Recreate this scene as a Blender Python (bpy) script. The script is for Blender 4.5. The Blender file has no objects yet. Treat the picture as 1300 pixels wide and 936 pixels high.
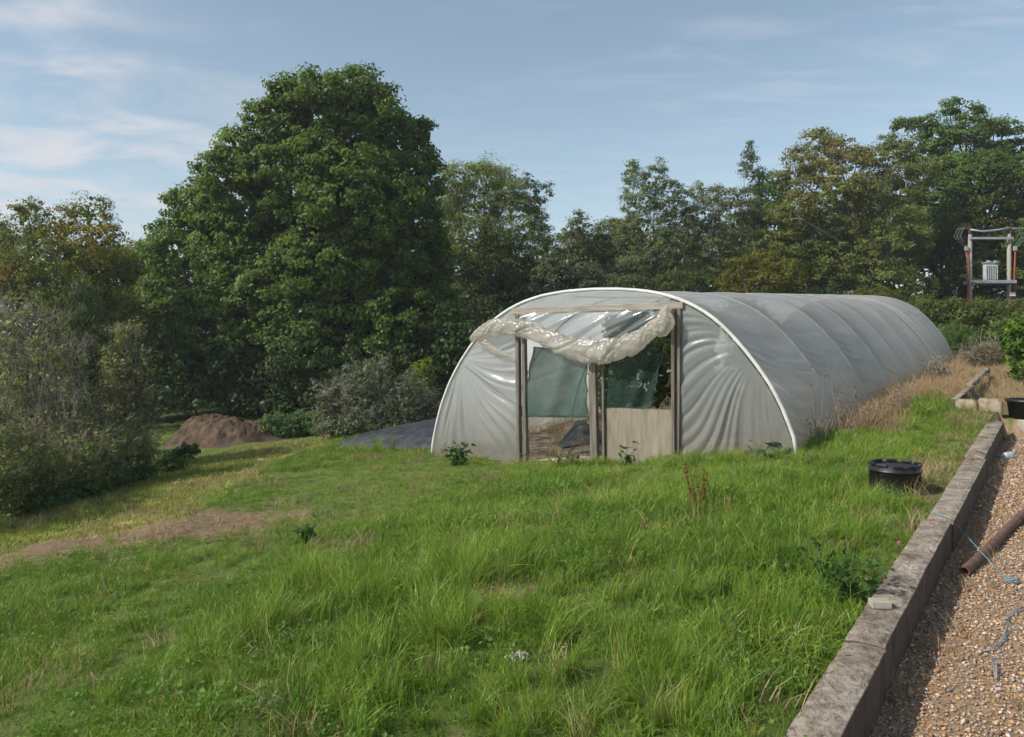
import bpy, math, random
import numpy as np
from mathutils import Vector
R = np.random.default_rng(7)
random.seed(7)
F = 1011.0            # focal length in photo pixels (photo 1300 wide)
HZ = 423.0            # level line of the camera in the photo
EYE = 1.6
HAZE = .0009
sc = bpy.context.scene
COL = sc.collection
AX = np.array([0.572, 0.820]); PL = np.array([-0.820, 0.572]); F0 = np.array([3.28, 9.25])
AXN = AX / np.linalg.norm(AX); PLN = PL / np.linalg.norm(PL)
SLOPE = 0.035

def uv(x, y):
    dx = x - F0[0]; dy = y - F0[1]
    return dx*AX[0]+dy*AX[1], dx*PL[0]+dy*PL[1]
def xy(u, v):
    return F0[0]+u*AX[0]+v*PL[0], F0[1]+u*AX[1]+v*PL[1]
def sstep(x): x = np.clip(x, 0, 1); return x*x*(3-2*x)

# ------------------------------------------------------------------ noise
_T = R.random((256, 256)).astype(np.float64)
def n2(x, y, seed=0):
    x = np.asarray(x, float)+seed*17.3; y = np.asarray(y, float)+seed*9.1
    xi = np.floor(x).astype(int); yi = np.floor(y).astype(int)
    fx = x-xi; fy = y-yi; fx = fx*fx*(3-2*fx); fy = fy*fy*(3-2*fy)
    a = _T[xi & 255, yi & 255]; b = _T[(xi+1) & 255, yi & 255]; c = _T[xi & 255, (yi+1) & 255]; d = _T[(xi+1) & 255, (yi+1) & 255]
    return (a*(1-fx)+b*fx)*(1-fy)+(c*(1-fx)+d*fx)*fy
def fbm(x, y, seed=0, o=4):
    s = 0; a = .5; x = np.asarray(x, float); y = np.asarray(y, float)
    for i in range(o):
        s = s+a*n2(x, y, seed+i*3); x = x*2.03; y = y*2.03; a *= .5
    return s

# ------------------------------------------------------------------ terrain
def beam_top(u): return 0.10+SLOPE*(u+5.71)
def height(x, y):
    x = np.asarray(x, float); y = np.asarray(y, float)
    u, v = uv(x, y)
    uc = np.clip(u, -14, 45)
    prof = np.interp(v, [-60, -8, -1.7, 0, 1, 2.1, 3.8, 5.5, 8, 14, 25, 60], [.6, .25, 0, 0, -.12, -.28, -.45, -.5, -.72, -1.25, -1.9, -2.6])
    z = .21+SLOPE*uc+prof
    # bank down to the mown path on the left
    z = z-.22*sstep((-3.5-x)/1.3)*sstep((y-4.5)/3)*sstep((24-y)/5)
    # dry bank beside the tunnel rising to the timber edging
    t = sstep((u-2.2)/1.6)*sstep((11-u)/3)
    z = z+t*.22*sstep((-v-.15)/.8)
    z = z+(fbm(x*.45, y*.45, 1)-.47)*.16*sstep((v+1.5)/1.2)
    z = z+(fbm(x*1.7, y*1.7, 4, 3)-.43)*.10*sstep((v+1.7)/.3)
    # gravel yard, lower level, and the terrace behind the stone blocks
    lo = beam_top(np.clip(u, -14, 45))-.24+(fbm(x*.9, y*.9, 9, 2)-.35)*.05
    hi = .41+SLOPE*(uc-3.5)+(fbm(x*.9, y*.9, 9, 2)-.35)*.06
    isR = v < -1.81
    z = np.where(isR & (u < 3.42), lo, z)
    z = np.where((v < -1.32) & (u >= 3.42), hi, z)
    return z
def H(x, y): return float(height(x, y))
def G(px, py, far=80):
    t = (px-650)/F; s = (py-HZ)/F
    Y = 2.2
    while Y < far:
        if EYE-s*Y <= H(t*Y, Y): break
        Y += .03
    return Vector((t*Y, Y, H(t*Y, Y)))
def P(px, py, Y): return Vector(((px-650)/F*Y, Y, EYE-(py-HZ)/F*Y))

# ------------------------------------------------------------------ mesh helpers
def mesh_np(name, V, faces, mats, col=None, smooth=False, parent=None, fsize=4, uvs=None):
    V = np.asarray(V, np.float32).reshape(-1, 3); faces = np.asarray(faces, np.int32).reshape(-1, fsize)
    me = bpy.data.meshes.new(name)
    me.vertices.add(len(V)); me.vertices.foreach_set('co', V.ravel())
    n = len(faces); me.loops.add(n*fsize); me.loops.foreach_set('vertex_index', faces.ravel())
    me.polygons.add(n)
    me.polygons.foreach_set('loop_start', np.arange(0, n*fsize, fsize, dtype=np.int32))
    me.polygons.foreach_set('loop_total', np.full(n, fsize, np.int32))
    if smooth: me.polygons.foreach_set('use_smooth', np.ones(n, bool))
    if col is not None:
        a = me.color_attributes.new('Col', 'FLOAT_COLOR', 'POINT')
        c = np.ones((len(V), 4), np.float32); c[:, :3] = col; a.data.foreach_set('color', c.ravel())
    me.update(calc_edges=True); me.validate(clean_customdata=False)
    for m in (mats if isinstance(mats, (list, tuple)) else [mats]): me.materials.append(m)
    o = bpy.data.objects.new(name, me); COL.objects.link(o)
    if parent: o.parent = parent
    return o
def grid_obj(name, Pt, mat, parent=None, smooth=True, col=None, closed=False):
    """Pt: (n,m,3)"""
    n, m = Pt.shape[:2]
    i = np.arange(n-1)[:, None]*m+np.arange(m-1)[None, :]
    f = np.stack([i, i+1, i+m+1, i+m], -1).reshape(-1, 4)
    return mesh_np(name, Pt.reshape(-1, 3), f, mat, col, smooth, parent)

class MB:
    def __init__(s): s.v = []; s.f = []
    def add(s, vs, fs):
        b = len(s.v); s.v += [tuple(p) for p in vs]; s.f += [tuple(b+i for i in f) for f in fs]
    def tube(s, path, rad, n=8, cap=True):
        path = [Vector(p) for p in path]; k = len(path)
        rad = list(rad) if hasattr(rad, '__len__') else [rad]*k
        vs = []; prev = None
        for i, p in enumerate(path):
            d = (path[min(i+1, k-1)]-path[max(i-1, 0)])
            d = d.normalized() if d.length > 1e-9 else Vector((0, 0, 1))
            if prev is None:
                a = d.orthogonal().normalized()
            else:
                a = prev-d*prev.dot(d); a = a.normalized() if a.length > 1e-6 else d.orthogonal().normalized()
            prev = a; b = d.cross(a)
            for j in range(n):
                t = 2*math.pi*j/n; vs.append(p+(a*math.cos(t)+b*math.sin(t))*rad[i])
        fs = [(i*n+j, i*n+(j+1) % n, (i+1)*n+(j+1) % n, (i+1)*n+j) for i in range(k-1) for j in range(n)]
        if cap: fs += [tuple(range(n-1, -1, -1)), tuple((k-1)*n+j for j in range(n))]
        s.add(vs, fs)
    def box(s, c, sx, sy, sz, ax=(1, 0, 0), ay=(0, 1, 0), az=(0, 0, 1)):
        c = Vector(c); ax = Vector(ax); ay = Vector(ay); az = Vector(az)
        vs = [c+ax*sx*i/2+ay*sy*j/2+az*sz*k/2 for i in (-1, 1) for j in (-1, 1) for k in (-1, 1)]
        s.add(vs, [(0, 1, 3, 2), (4, 6, 7, 5), (0, 4, 5, 1), (2, 3, 7, 6), (0, 2, 6, 4), (1, 5, 7, 3)])
    def lathe(s, c, prof, n=24):
        c = Vector(c); k = len(prof)
        vs = [c+Vector((r*math.cos(2*math.pi*j/n), r*math.sin(2*math.pi*j/n), z)) for r, z in prof for j in range(n)]
        s.add(vs, [(i*n+j, i*n+(j+1) % n, (i+1)*n+(j+1) % n, (i+1)*n+j) for i in range(k-1) for j in range(n)])
    def build(s, name, mat, parent=None, smooth=False, bevel=0):
        me = bpy.data.meshes.new(name); me.from_pydata(s.v, [], s.f); me.update()
        me.materials.append(mat)
        if smooth: me.polygons.foreach_set('use_smooth', np.ones(len(me.polygons), bool))
        o = bpy.data.objects.new(name, me); COL.objects.link(o)
        if parent: o.parent = parent
        if bevel:
            b = o.modifiers.new('Bevel', 'BEVEL'); b.width = bevel; b.segments = 2; b.limit_method = 'ANGLE'
        return o
def tag(o, label=None, cat=None, group=None, kind=None):
    if label: o['label'] = label
    if cat: o['category'] = cat
    if group: o['group'] = group
    if kind: o['kind'] = kind
    return o
def thing(name, label, cat, loc=(0, 0, 0), group=None):
    o = bpy.data.objects.new(name, None); COL.objects.link(o); o.empty_display_size = .2
    tag(o, label, cat, group); o.location = loc
    return o
def setroot(root, loc):
    """move the empty to the thing's base while its parts stay where they are"""
    root.location = loc
    for c in root.children:
        c.location = -Vector(loc)
def settle():
    for o in list(COL.objects):
        if o.type == 'EMPTY' and o.parent is None and 'base' in o:
            b = Vector(o['base']); o.location = b
            for c in o.children: c.location = Vector(c.location)-b
            del o['base']

# ------------------------------------------------------------------ materials
def newmat(name):
    m = bpy.data.materials.new(name); m.use_nodes = True; nt = m.node_tree; nt.nodes.clear()
    out = nt.nodes.new('ShaderNodeOutputMaterial'); return m, nt, out
def N(nt, t, **kw):
    n = nt.nodes.new(t)
    for k, v in kw.items():
        if k in n.inputs: n.inputs[k].default_value = v
        else: setattr(n, k, v)
    return n
def lnk(nt, a, b): nt.links.new(a, b)
def ramp(nt, fac, stops):
    r = nt.nodes.new('ShaderNodeValToRGB'); e = r.color_ramp.elements
    while len(e) < len(stops): e.new(.5)
    for i, (p, c) in enumerate(stops): e[i].position = p; e[i].color = (*c, 1)
    lnk(nt, fac, r.inputs[0]); return r.outputs[0]
def noise(nt, scale, detail=4, vec=None, rough=.5, dist=0.):
    n = N(nt, 'ShaderNodeTexNoise', Scale=scale, Detail=detail, Roughness=rough, Distortion=dist)
    if vec is None:
        tc = N(nt, 'ShaderNodeTexCoord'); vec = tc.outputs['Object']
    lnk(nt, vec, n.inputs['Vector']); return n.outputs['Fac']
def mapping(nt, scale=(1, 1, 1), rot=(0, 0, 0)):
    tc = N(nt, 'ShaderNodeTexCoord'); m = N(nt, 'ShaderNodeMapping'); m.inputs['Scale'].default_value = scale; m.inputs['Rotation'].default_value = rot
    lnk(nt, tc.outputs['Object'], m.inputs['Vector']); return m.outputs['Vector']
def simple(name, c1, c2, scale=6, rough=.8, bump=.3, bscale=40, metallic=0, spec=.3, detail=5, stretch=None, bd=.01):
    m, nt, out = newmat(name)
    vec = mapping(nt, stretch) if stretch else None
    f = noise(nt, scale, detail, vec, .6)
    c = ramp(nt, f, [(.35, c1), (.65, c2)])
    b = N(nt, 'ShaderNodeBsdfPrincipled', Roughness=rough, Metallic=metallic)
    b.inputs['Specular IOR Level'].default_value = spec
    lnk(nt, c, b.inputs['Base Color'])
    if bump:
        f2 = noise(nt, bscale, 4, vec, .6); bp = N(nt, 'ShaderNodeBump', Strength=bump, Distance=bd)
        lnk(nt, f2, bp.inputs['Height']); lnk(nt, bp.outputs[0], b.inputs['Normal'])
    lnk(nt, b.outputs[0], out.inputs[0]); return m
def leafmat(name, transl=.44, gloss=.03, mul=1.0, rough=.45):
    m, nt, out = newmat(name)
    a = N(nt, 'ShaderNodeAttribute', attribute_name='Col')
    hs = N(nt, 'ShaderNodeHueSaturation', Value=mul); lnk(nt, a.outputs['Color'], hs.inputs['Color'])
    d = N(nt, 'ShaderNodeBsdfPrincipled', Roughness=rough); d.inputs['Specular IOR Level'].default_value = gloss*5
    t = N(nt, 'ShaderNodeBsdfTranslucent')
    h2 = N(nt, 'ShaderNodeHueSaturation', Hue=.485, Saturation=1.1, Value=1.25); lnk(nt, hs.outputs[0], h2.inputs['Color'])
    lnk(nt, hs.outputs[0], d.inputs['Base Color']); lnk(nt, h2.outputs[0], t.inputs['Color'])
    mx = N(nt, 'ShaderNodeMixShader', Fac=transl); lnk(nt, d.outputs[0], mx.inputs[1]); lnk(nt, t.outputs[0], mx.inputs[2])
    lnk(nt, mx.outputs[0], out.inputs[0]); return m

M_leaf = leafmat('leaf_surface')
M_bark = simple('bark', (.06, .05, .035), (.16, .13, .1), 12, .9, .6, 30)
M_palebark = simple('pale_bark', (.16, .14, .115), (.30, .27, .22), 12, .9, .5, 30)
M_twig = simple('grey_twig', (.20, .175, .14), (.36, .32, .26), 8, .9, .0)

def film_mat(name, tint, transp, transl, rough, spec=.5, dirt=.0, dirtz=None, dirtcol=(.25, .21, .15)):
    m, nt, out = newmat(name)
    f = noise(nt, 1.3, 5, None, .6)
    f2 = noise(nt, 22, 4, None, .7)
    t2 = tuple(x*.80 for x in tint)
    c = ramp(nt, f, [(.3, t2), (.7, tint)])
    mixc = N(nt, 'ShaderNodeMix', data_type='RGBA'); mixc.inputs['Factor'].default_value = 0
    lnk(nt, c, mixc.inputs[6]); mixc.inputs[7].default_value = (*dirtcol, 1)
    # grime climbing from the soil, with its own patchy outline
    tc = N(nt, 'ShaderNodeTexCoord'); at = N(nt, 'ShaderNodeAttribute', attribute_name='Col')
    sep = N(nt, 'ShaderNodeSeparateColor'); lnk(nt, at.outputs['Color'], sep.inputs[0])
    mm = N(nt, 'ShaderNodeMath', operation='MULTIPLY'); lnk(nt, sep.outputs[0], mm.inputs[0]); lnk(nt, f2, mm.inputs[1])
    m2 = N(nt, 'ShaderNodeMath', operation='MULTIPLY', use_clamp=True); lnk(nt, mm.outputs[0], m2.inputs[0]); m2.inputs[1].default_value = dirt
    lnk(nt, m2.outputs[0], mixc.inputs[0])
    d = N(nt, 'ShaderNodeBsdfPrincipled', Roughness=rough); d.inputs['Specular IOR Level'].default_value = spec
    lnk(nt, mixc.outputs[2], d.inputs['Base Color'])
    bp = N(nt, 'ShaderNodeBump', Strength=.25, Distance=.01); lnk(nt, noise(nt, 14, 3, None, .6), bp.inputs['Height']); lnk(nt, bp.outputs[0], d.inputs['Normal'])
    t = N(nt, 'ShaderNodeBsdfTranslucent'); lnk(nt, mixc.outputs[2], t.inputs['Color'])
    mx = N(nt, 'ShaderNodeMixShader', Fac=transl); lnk(nt, d.outputs[0], mx.inputs[1]); lnk(nt, t.outputs[0], mx.inputs[2])
    tr = N(nt, 'ShaderNodeBsdfTransparent'); tr.inputs[0].default_value = (.93, .95, .96, 1)
    m3 = N(nt, 'ShaderNodeMixShader', Fac=transp); lnk(nt, mx.outputs[0], m3.inputs[1]); lnk(nt, tr.outputs[0], m3.inputs[2])
    lnk(nt, m3.outputs[0], out.inputs[0]); return m
M_film = film_mat('polythene_roof', (.84, .85, .83), .17, .63, .28, .8, dirt=1.9)
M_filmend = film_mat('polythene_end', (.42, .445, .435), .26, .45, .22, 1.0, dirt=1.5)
M_filmclear = film_mat('polythene_clear', (.34, .38, .39), .45, .35, .14, 1.0)
M_roll = film_mat('polythene_roll', (.74, .69, .60), .40, .55, .24, .8)
def net_mat(name, col, transp):
    m, nt, out = newmat(name)
    w = N(nt, 'ShaderNodeTexNoise', Scale=3.0, Detail=3.0); tc = N(nt, 'ShaderNodeTexCoord'); lnk(nt, tc.outputs['Object'], w.inputs['Vector'])
    r = N(nt, 'ShaderNodeMapRange'); lnk(nt, w.outputs['Fac'], r.inputs[0]); r.inputs[1].default_value = .3; r.inputs[2].default_value = .7
    r.inputs[3].default_value = transp-.08; r.inputs[4].default_value = transp+.08
    d = N(nt, 'ShaderNodeBsdfDiffuse'); d.inputs[0].default_value = (*col, 1)
    t = N(nt, 'ShaderNodeBsdfTransparent'); mx = N(nt, 'ShaderNodeMixShader'); lnk(nt, r.outputs[0], mx.inputs[0])
    lnk(nt, d.outputs[0], mx.inputs[1]); lnk(nt, t.outputs[0], mx.inputs[2]); lnk(nt, mx.outputs[0], out.inputs[0]); return m
M_net = net_mat('green_netting', (.044, .078, .066), .17)
M_net2 = net_mat('green_netting_thin', (.030, .055, .046), .40)
M_nethem = simple('netting_hem', (.015, .06, .05), (.03, .09, .07), 20, .8, .2)
M_white = simple('white_hoop_tape', (.50, .50, .47), (.64, .64, .60), 5, .5, .15)
M_galv = simple('galvanised_hoop', (.42, .43, .43), (.55, .56, .56), 9, .45, .1, metallic=.3)
M_wood = simple('weathered_timber', (.10, .085, .068), (.21, .183, .152), 3, .85, .5, 20, stretch=(9, 9, .8), bd=.004)
M_woodh = simple('weathered_lintel', (.22, .195, .16), (.36, .325, .28), 3, .85, .5, 20, stretch=(1, 1, 9), bd=.004)
M_ply = simple('weathered_plywood', (.17, .148, .11), (.30, .265, .205), 2.2, .85, .4, 20, stretch=(4, 4, .7), bd=.003)
M_black = simple('black_plastic', (.008, .008, .009), (.02, .02, .021), 8, .38, .15, 60, spec=.5)
M_weedcloth = simple('woven_groundcover', (.03, .034, .038), (.06, .066, .072), 5, .7, .4, 90)
M_darkcloth = simple('crumpled_black_sheet', (.03, .033, .036), (.07, .073, .078), 5, .5, .3, 60)

# leaf cloud ----------------------------------------------------------------
def rand_dirs(n):
    a = R.normal(size=(n, 3)); return a/np.linalg.norm(a, axis=1)[:, None]
def leaf_quads(c, out, L, W, cols, updroop=0.0):
    n = len(c)
    nrm = out*.75+rand_dirs(n)*.8+np.array([-.1, -.05, .35]); nrm /= np.linalg.norm(nrm, axis=1)[:, None]
    a = np.cross(nrm, rand_dirs(n)); a /= np.linalg.norm(a, axis=1)[:, None]+1e-9
    if updroop: a = a+np.array([0, 0, updroop]); a /= np.linalg.norm(a, axis=1)[:, None]
    b = np.cross(nrm, a); b /= np.linalg.norm(b, axis=1)[:, None]+1e-9
    s = R.uniform(.65, 1.3, n)[:, None]; L = L*s; W = W*s
    k = R.uniform(-.18, .18, n)[:, None]
    V = np.empty((n, 4, 3)); V[:, 0] = c-a*L/2; V[:, 1] = c+b*W/2+nrm*W*.18+a*L*k; V[:, 2] = c+a*L/2; V[:, 3] = c-b*W/2+nrm*W*.18+a*L*k
    C = np.repeat(cols[:, None, :], 4, 1)
    return V.reshape(-1, 3), C.reshape(-1, 3)
def cloud(lobes, cl_per_m2, n_leaf, cr, L, W, pal, flat=.55, inner=.62, spots=(), droop=0., lump=.25, under=-.75, fill=0, fl=.3):
    """lobes: (center xyz, rx, ry, rz); returns leaf verts, cols and clump centres"""
    Vs = []; Cs = []; cen = []
    pal = np.array(pal)
    LC = np.array([l[0] for l in lobes]); LR = np.array([l[1:4] for l in lobes])
    for li, (c, rx, ry, rz) in enumerate(lobes):
        area = 4*math.pi*((rx*ry)**1.6/3+(rx*rz)**1.6/3+(ry*rz)**1.6/3)**(1/1.6)
        n = max(5, int(area*cl_per_m2))
        d = rand_dirs(n); d = d[d[:, 2] > under+R.random(len(d))*.3]
        lumpy = 1+lump*(n2(d[:, 0]*2.3+li*5, d[:, 1]*2.3+d[:, 2]*2.9+li, 2)-.5)*2
        r = (R.uniform(.62, 1.0, len(d))**.6)*lumpy*.93
        p = np.array(c)+d*r[:, None]*np.array([rx, ry, rz])
        q = ((p[:, None, :]-LC[None])/LR[None]); dist = np.sqrt((q**2).sum(-1)); dist[:, li] = 9
        keep = dist.min(1) > inner
        cen.append(np.hstack([p[keep], d[keep]]))
    cen = np.vstack(cen)
    m = len(cen)
    nl = R.poisson(n_leaf, m)+2; idx = np.repeat(np.arange(m), nl)
    N_ = len(idx)
    rr = cr*R.uniform(.6, 1.35, m)[idx]
    off = rand_dirs(N_)*(R.random(N_)**.45*rr)[:, None]*np.array([1, 1, flat])
    c = cen[idx, :3]+off
    outd = off/(np.linalg.norm(off, axis=1)[:, None]+1e-6)*.7+cen[idx, 3:]*.8
    base = pal[R.integers(0, len(pal), m)][idx]; own = pal[R.integers(0, len(pal), N_)]
    col = (base*.65+own*.35)*(R.uniform(.82, 1.2, m)[idx]*R.uniform(.85, 1.15, N_))[:, None]
    for (sp, sr, sc_, sa) in spots:
        w = np.exp(-((c-np.array(sp))**2).sum(1)/sr**2)*sa
        w = (R.random(N_) < w)[:, None]; col = np.where(w, np.array(sc_)*R.uniform(.7, 1.3, (N_, 1)), col)
    V, C = leaf_quads(c, outd, L, W, col, droop)
    if fill:
        Vs = [V]; Cs = [C]
        for li, (c, rx, ry, rz) in enumerate(lobes):
            n = int(fill*4.2*((rx*ry)**1.6+(rx*rz)**1.6+(ry*rz)**1.6)**(1/1.6)/3/(fl*fl*.35)*.33)
            d = rand_dirs(n); p = np.array(c)+d*(R.uniform(.15, 1, n)**.5*.74)[:, None]*np.array([rx, ry, rz])
            cc = pal[R.integers(0, len(pal), n)]*R.uniform(.8, 1.2, (n, 1)); v_, c_ = leaf_quads(p, d, fl, fl*.7, cc); Vs.append(v_); Cs.append(c_)
        V = np.vstack(Vs); C = np.vstack(Cs)
    return V, C, cen
def leaf_obj(name, V, C, parent=None, mat=None):
    return mesh_np(name, V, np.arange(len(V), dtype=np.int32).reshape(-1, 4), mat or M_leaf, C, False, parent)
def bent(p, q, k=5, amp=.08, sag=0):
    p = Vector(p); q = Vector(q); L = (q-p).length; pts = []
    o1 = Vector(R.normal(size=3))*amp*L; o2 = Vector(R.normal(size=3))*amp*L*.5
    for i in range(k+1):
        t = i/k; pts.append(p.lerp(q, t)+o1*math.sin(math.pi*t)+o2*math.sin(2*math.pi*t)+Vector((0, 0, sag*L*math.sin(math.pi*t))))
    return pts
GREEN = [(.092, .16, .032), (.118, .19, .038), (.078, .132, .028), (.145, .21, .045)]
OLIVE = [(.14, .175, .04), (.12, .155, .035), (.17, .185, .045), (.10, .14, .035)]
WILLOW = [(.20, .25, .065), (.17, .22, .055), (.23, .27, .08), (.14, .19, .05)]
GREY = [(.165, .205, .085), (.135, .18, .07), (.20, .235, .11), (.13, .18, .05)]
RUSTG = [(.17, .20, .05), (.14, .19, .045), (.20, .21, .06), (.12, .17, .04)]
BRIGHT = [(.10, .19, .03), (.13, .22, .035), (.08, .16, .03)]
YELLOWG = [(.19, .24, .03), (.14, .20, .03), (.22, .25, .05)]
SILVER = [(.17, .19, .13), (.13, .155, .10), (.21, .225, .16), (.11, .13, .08), (.12, .15, .06)]
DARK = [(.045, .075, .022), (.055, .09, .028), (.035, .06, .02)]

def tree(name, label, Y, lobes, pal, cl=1.5, nl=26, cr=.42, L=.15, W=.10, base=None, tr=.28, bark=None, cat='tree', group=None, depth=.85,
         spots=(), droop=0., back=True, limbs=True, inner=.62, flat=.55, twig=3, stems=1, lump=.25, under=-.75, fill=1.2, fl=.20, dens=3.8, ls=.86, bulge=.8):
    root = thing(name, label, cat, group=group)
    L3 = []
    px0 = np.mean([l[0] for l in lobes])
    for i, l in enumerate(lobes):
        px, py, rx, ry = l[:4]; hw_ = max(abs(q[0]-px0) for q in lobes)+1; dy = l[4] if len(l) > 4 else float(R.uniform(-.3, .3)*rx*Y/F*1.6)-bulge*(1-((px-px0)/hw_)**2)
        c = P(px, py, Y+dy); s = (Y+dy)/F
        L3.append(((c.x, c.y, c.z), rx*s, max(rx, ry)*s*depth, ry*s))
    if back:
        top = sorted(L3, key=lambda l: l[1]*l[3], reverse=True)[:max(2, len(L3)//3)]
        L3 = L3+[((c[0]+float(R.normal()*.4), c[1]+ry*1.1, c[2]-.2), rx*.85, ry*.9, rz*.85) for c, rx, ry, rz in top]
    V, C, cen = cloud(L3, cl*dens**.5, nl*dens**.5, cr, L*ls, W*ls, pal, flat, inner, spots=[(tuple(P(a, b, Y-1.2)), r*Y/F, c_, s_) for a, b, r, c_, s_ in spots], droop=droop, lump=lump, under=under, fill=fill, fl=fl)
    leaf_obj('crown', V, C, root)
    bx = px0 if base is None else base
    gx = (bx-650)/F*Y; gz = H(gx, Y)
    mb = MB()
    zt = max(l[0][2] for l in L3); zc = gz+(zt-gz)*.62
    for s_ in range(stems):
        ox = 0 if stems == 1 else (s_-(stems-1)/2)*.5
        b0 = Vector((gx+ox, Y+.3*random.uniform(-1, 1), gz-.3)); topc = Vector((gx+ox*2.5+.3*random.uniform(-1, 1), Y, zc))
        tp = bent(b0, topc, 8, .025)
        rs = [tr*(1.35 if i == 0 else 1)*(1-.62*i/8) for i in range(9)]
        mb.tube(tp, rs, 9)
        if limbs:
            for i, l in enumerate(L3[s_::stems]):
                k = min(7, max(2, int(8*(l[0][2]-gz)*.55/(zc-gz+.01)))); p0 = tp[k]; r0 = rs[k]*.5
                bp = bent(p0, l[0], 5, .07, .04); mb.tube(bp, [r0*(1-.75*j/5) for j in range(6)], 6)
                near = cen[((cen[:, :3]-np.array(l[0]))**2).sum(1) < (1.1*max(l[1:]))**2]
                if len(near):
                    for q in near[R.integers(0, len(near), twig)]:
                        mb.tube(bent(bp[random.choice((3, 4, 5))], q[:3], 3, .08), [r0*.26, r0*.2, r0*.13, r0*.06], 4, False)
    mb.build('trunk', bark or M_bark, root, True)
    root['base'] = (gx, Y, gz)
    return root

# ================================================================== GROUND
def axis(lo, hi, step, far, g=1.25):
    a = list(np.arange(lo, hi, step)); d = step; x = a[-1]
    while x < far: d *= g; x += d; a.append(x)
    d = step; x = a[0]; b = []
    while x > -far: d *= g; x -= d; b.append(x)
    return np.array(b[::-1]+a)
gx = axis(-13, 11, .10, 500); gy = axis(1.5, 27, .10, 500)
XX, YY = np.meshgrid(gx, gy, indexing='ij')
ZZ = height(XX, YY)
UU, VV = uv(XX, YY)
soilC = G(215, 672)
SOIL = [(G(175, 678).x, G(175, 678).y, 1.35, .85), (G(150, 686).x, G(150, 686).y, .8, .4), (G(245, 662).x, G(245, 662).y, .9, .5), (G(300, 660).x, G(300, 660).y, .7, .3), (G(120, 685).x, G(120, 685).y, .8, .4), (G(340, 800).x, G(340, 800).y, .3, .2),
        (G(630, 752).x, G(630, 752).y, .25, .25)]
HEDGE = np.array([(-14, 4), (-9.5, 9.5), (-7.75, 12.0), (-7.0, 14.2), (-6.6, 17.0), (-5.9, 19.0), (-3.0, 19.6)])   # foot of the left thicket
def soilmask(x, y):
    m = np.zeros_like(x, dtype=float)
    nn = (fbm(x*2.2, y*2.2, 21)-.47)*1.5+(fbm(x*7, y*7, 22, 3)-.45)*1.1
    for cx, cy, rx, ry in SOIL:
        d = np.sqrt(((x-cx)/rx)**2+((y-cy)/ry)**2); m = np.maximum(m, sstep((1.38-d+nn)/.7))
    return m
def pathmask(x, y):
    edge = -3.75+(fbm(y*.6, y*.2, 30)-.47)*1.2+np.clip((y-14)*.12, 0, 1.4)
    left = np.interp(y, HEDGE[:, 1], HEDGE[:, 0])
    return sstep((edge-x)/.5)*sstep((y-7.0)/1.5)*sstep((21-y)/1.5)*sstep((x-left+.5)/.5)
def drymask(x, y):
    u, v = uv(x, y); nn = (fbm(x*1.5, y*1.5, 41)-.47)*1.2
    a = sstep((u-1.6+nn)/.9)*sstep((.62-np.abs(v+.25)+nn*.8)/.4)
    b = sstep((u-3.4+nn*1.5)/1.2)*sstep((-v-.3)/.5)*.92
    c = sstep((.40+nn*.5-np.abs(v+1.62))/.25)*sstep((u+3.5+nn*2)/1.5)*.35
    return np.clip(np.maximum(np.maximum(a, b), c), 0, 1)*(v > -8)
def insidemask(u, v): return (u > -.05) & (u < 16.1) & (v > .02) & (v < 5.5)
sm = soilmask(XX, YY); pm = pathmask(XX, YY); dm = drymask(XX, YY); gm = ((VV < -1.8) & (UU < 3.45)).astype(float); im = insidemask(UU, VV).astype(float)
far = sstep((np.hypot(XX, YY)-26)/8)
zone = np.stack([np.maximum(sm, im*.0), pm, dm*(1-gm)], -1)
zone2 = np.stack([gm, im, far], -1)
nI, nJ = XX.shape
# keep the steps at the beam and the edging crisp
Pt = np.stack([XX, YY, ZZ], -1)
m_g, nt, out = newmat('ground_surface')
a1 = N(nt, 'ShaderNodeAttribute', attribute_name='Col'); a2 = N(nt, 'ShaderNodeAttribute', attribute_name='Zone')
s1 = N(nt, 'ShaderNodeSeparateColor'); s2 = N(nt, 'ShaderNodeSeparateColor'); lnk(nt, a1.outputs['Color'], s1.inputs[0]); lnk(nt, a2.outputs['Color'], s2.inputs[0])
turf = ramp(nt, noise(nt, 5, 6, None, .65), [(.3, (.08, .115, .025)), (.5, (.11, .155, .035)), (.7, (.17, .16, .07))])
soil = ramp(nt, noise(nt, 16, 8, None, .7), [(.3, (.10, .065, .038)), (.5, (.20, .14, .085)), (.72, (.34, .26, .17))])
pathc = ramp(nt, noise(nt, 3.0, 8, mapping(nt, (1.6, .5, 1)), .68), [(.33, (.20, .23, .045)), (.52, (.30, .28, .08)), (.68, (.42, .33, .17))])
dry = ramp(nt, noise(nt, 9, 8, None, .7), [(.3, (.13, .095, .055)), (.5, (.26, .20, .12)), (.7, (.37, .30, .19))])
grav = ramp(nt, noise(nt, 60, 4, None, .8), [(.3, (.16, .10, .06)), (.5, (.34, .23, .14)), (.7, (.5, .40, .29))])
ins = ramp(nt, noise(nt, 3.2, 7, None, .7), [(.36, (.06, .06, .06)), (.45, (.24, .19, .14)), (.62, (.48, .41, .31))])
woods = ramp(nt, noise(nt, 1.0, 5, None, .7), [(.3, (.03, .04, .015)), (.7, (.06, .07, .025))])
cur = turf
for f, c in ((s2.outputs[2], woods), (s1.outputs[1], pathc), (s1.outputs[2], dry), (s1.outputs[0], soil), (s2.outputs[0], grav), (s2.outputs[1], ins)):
    mx = N(nt, 'ShaderNodeMix', data_type='RGBA'); lnk(nt, f, mx.inputs[0]); lnk(nt, cur, mx.inputs[6]); lnk(nt, c, mx.inputs[7]); cur = mx.outputs[2]
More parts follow.
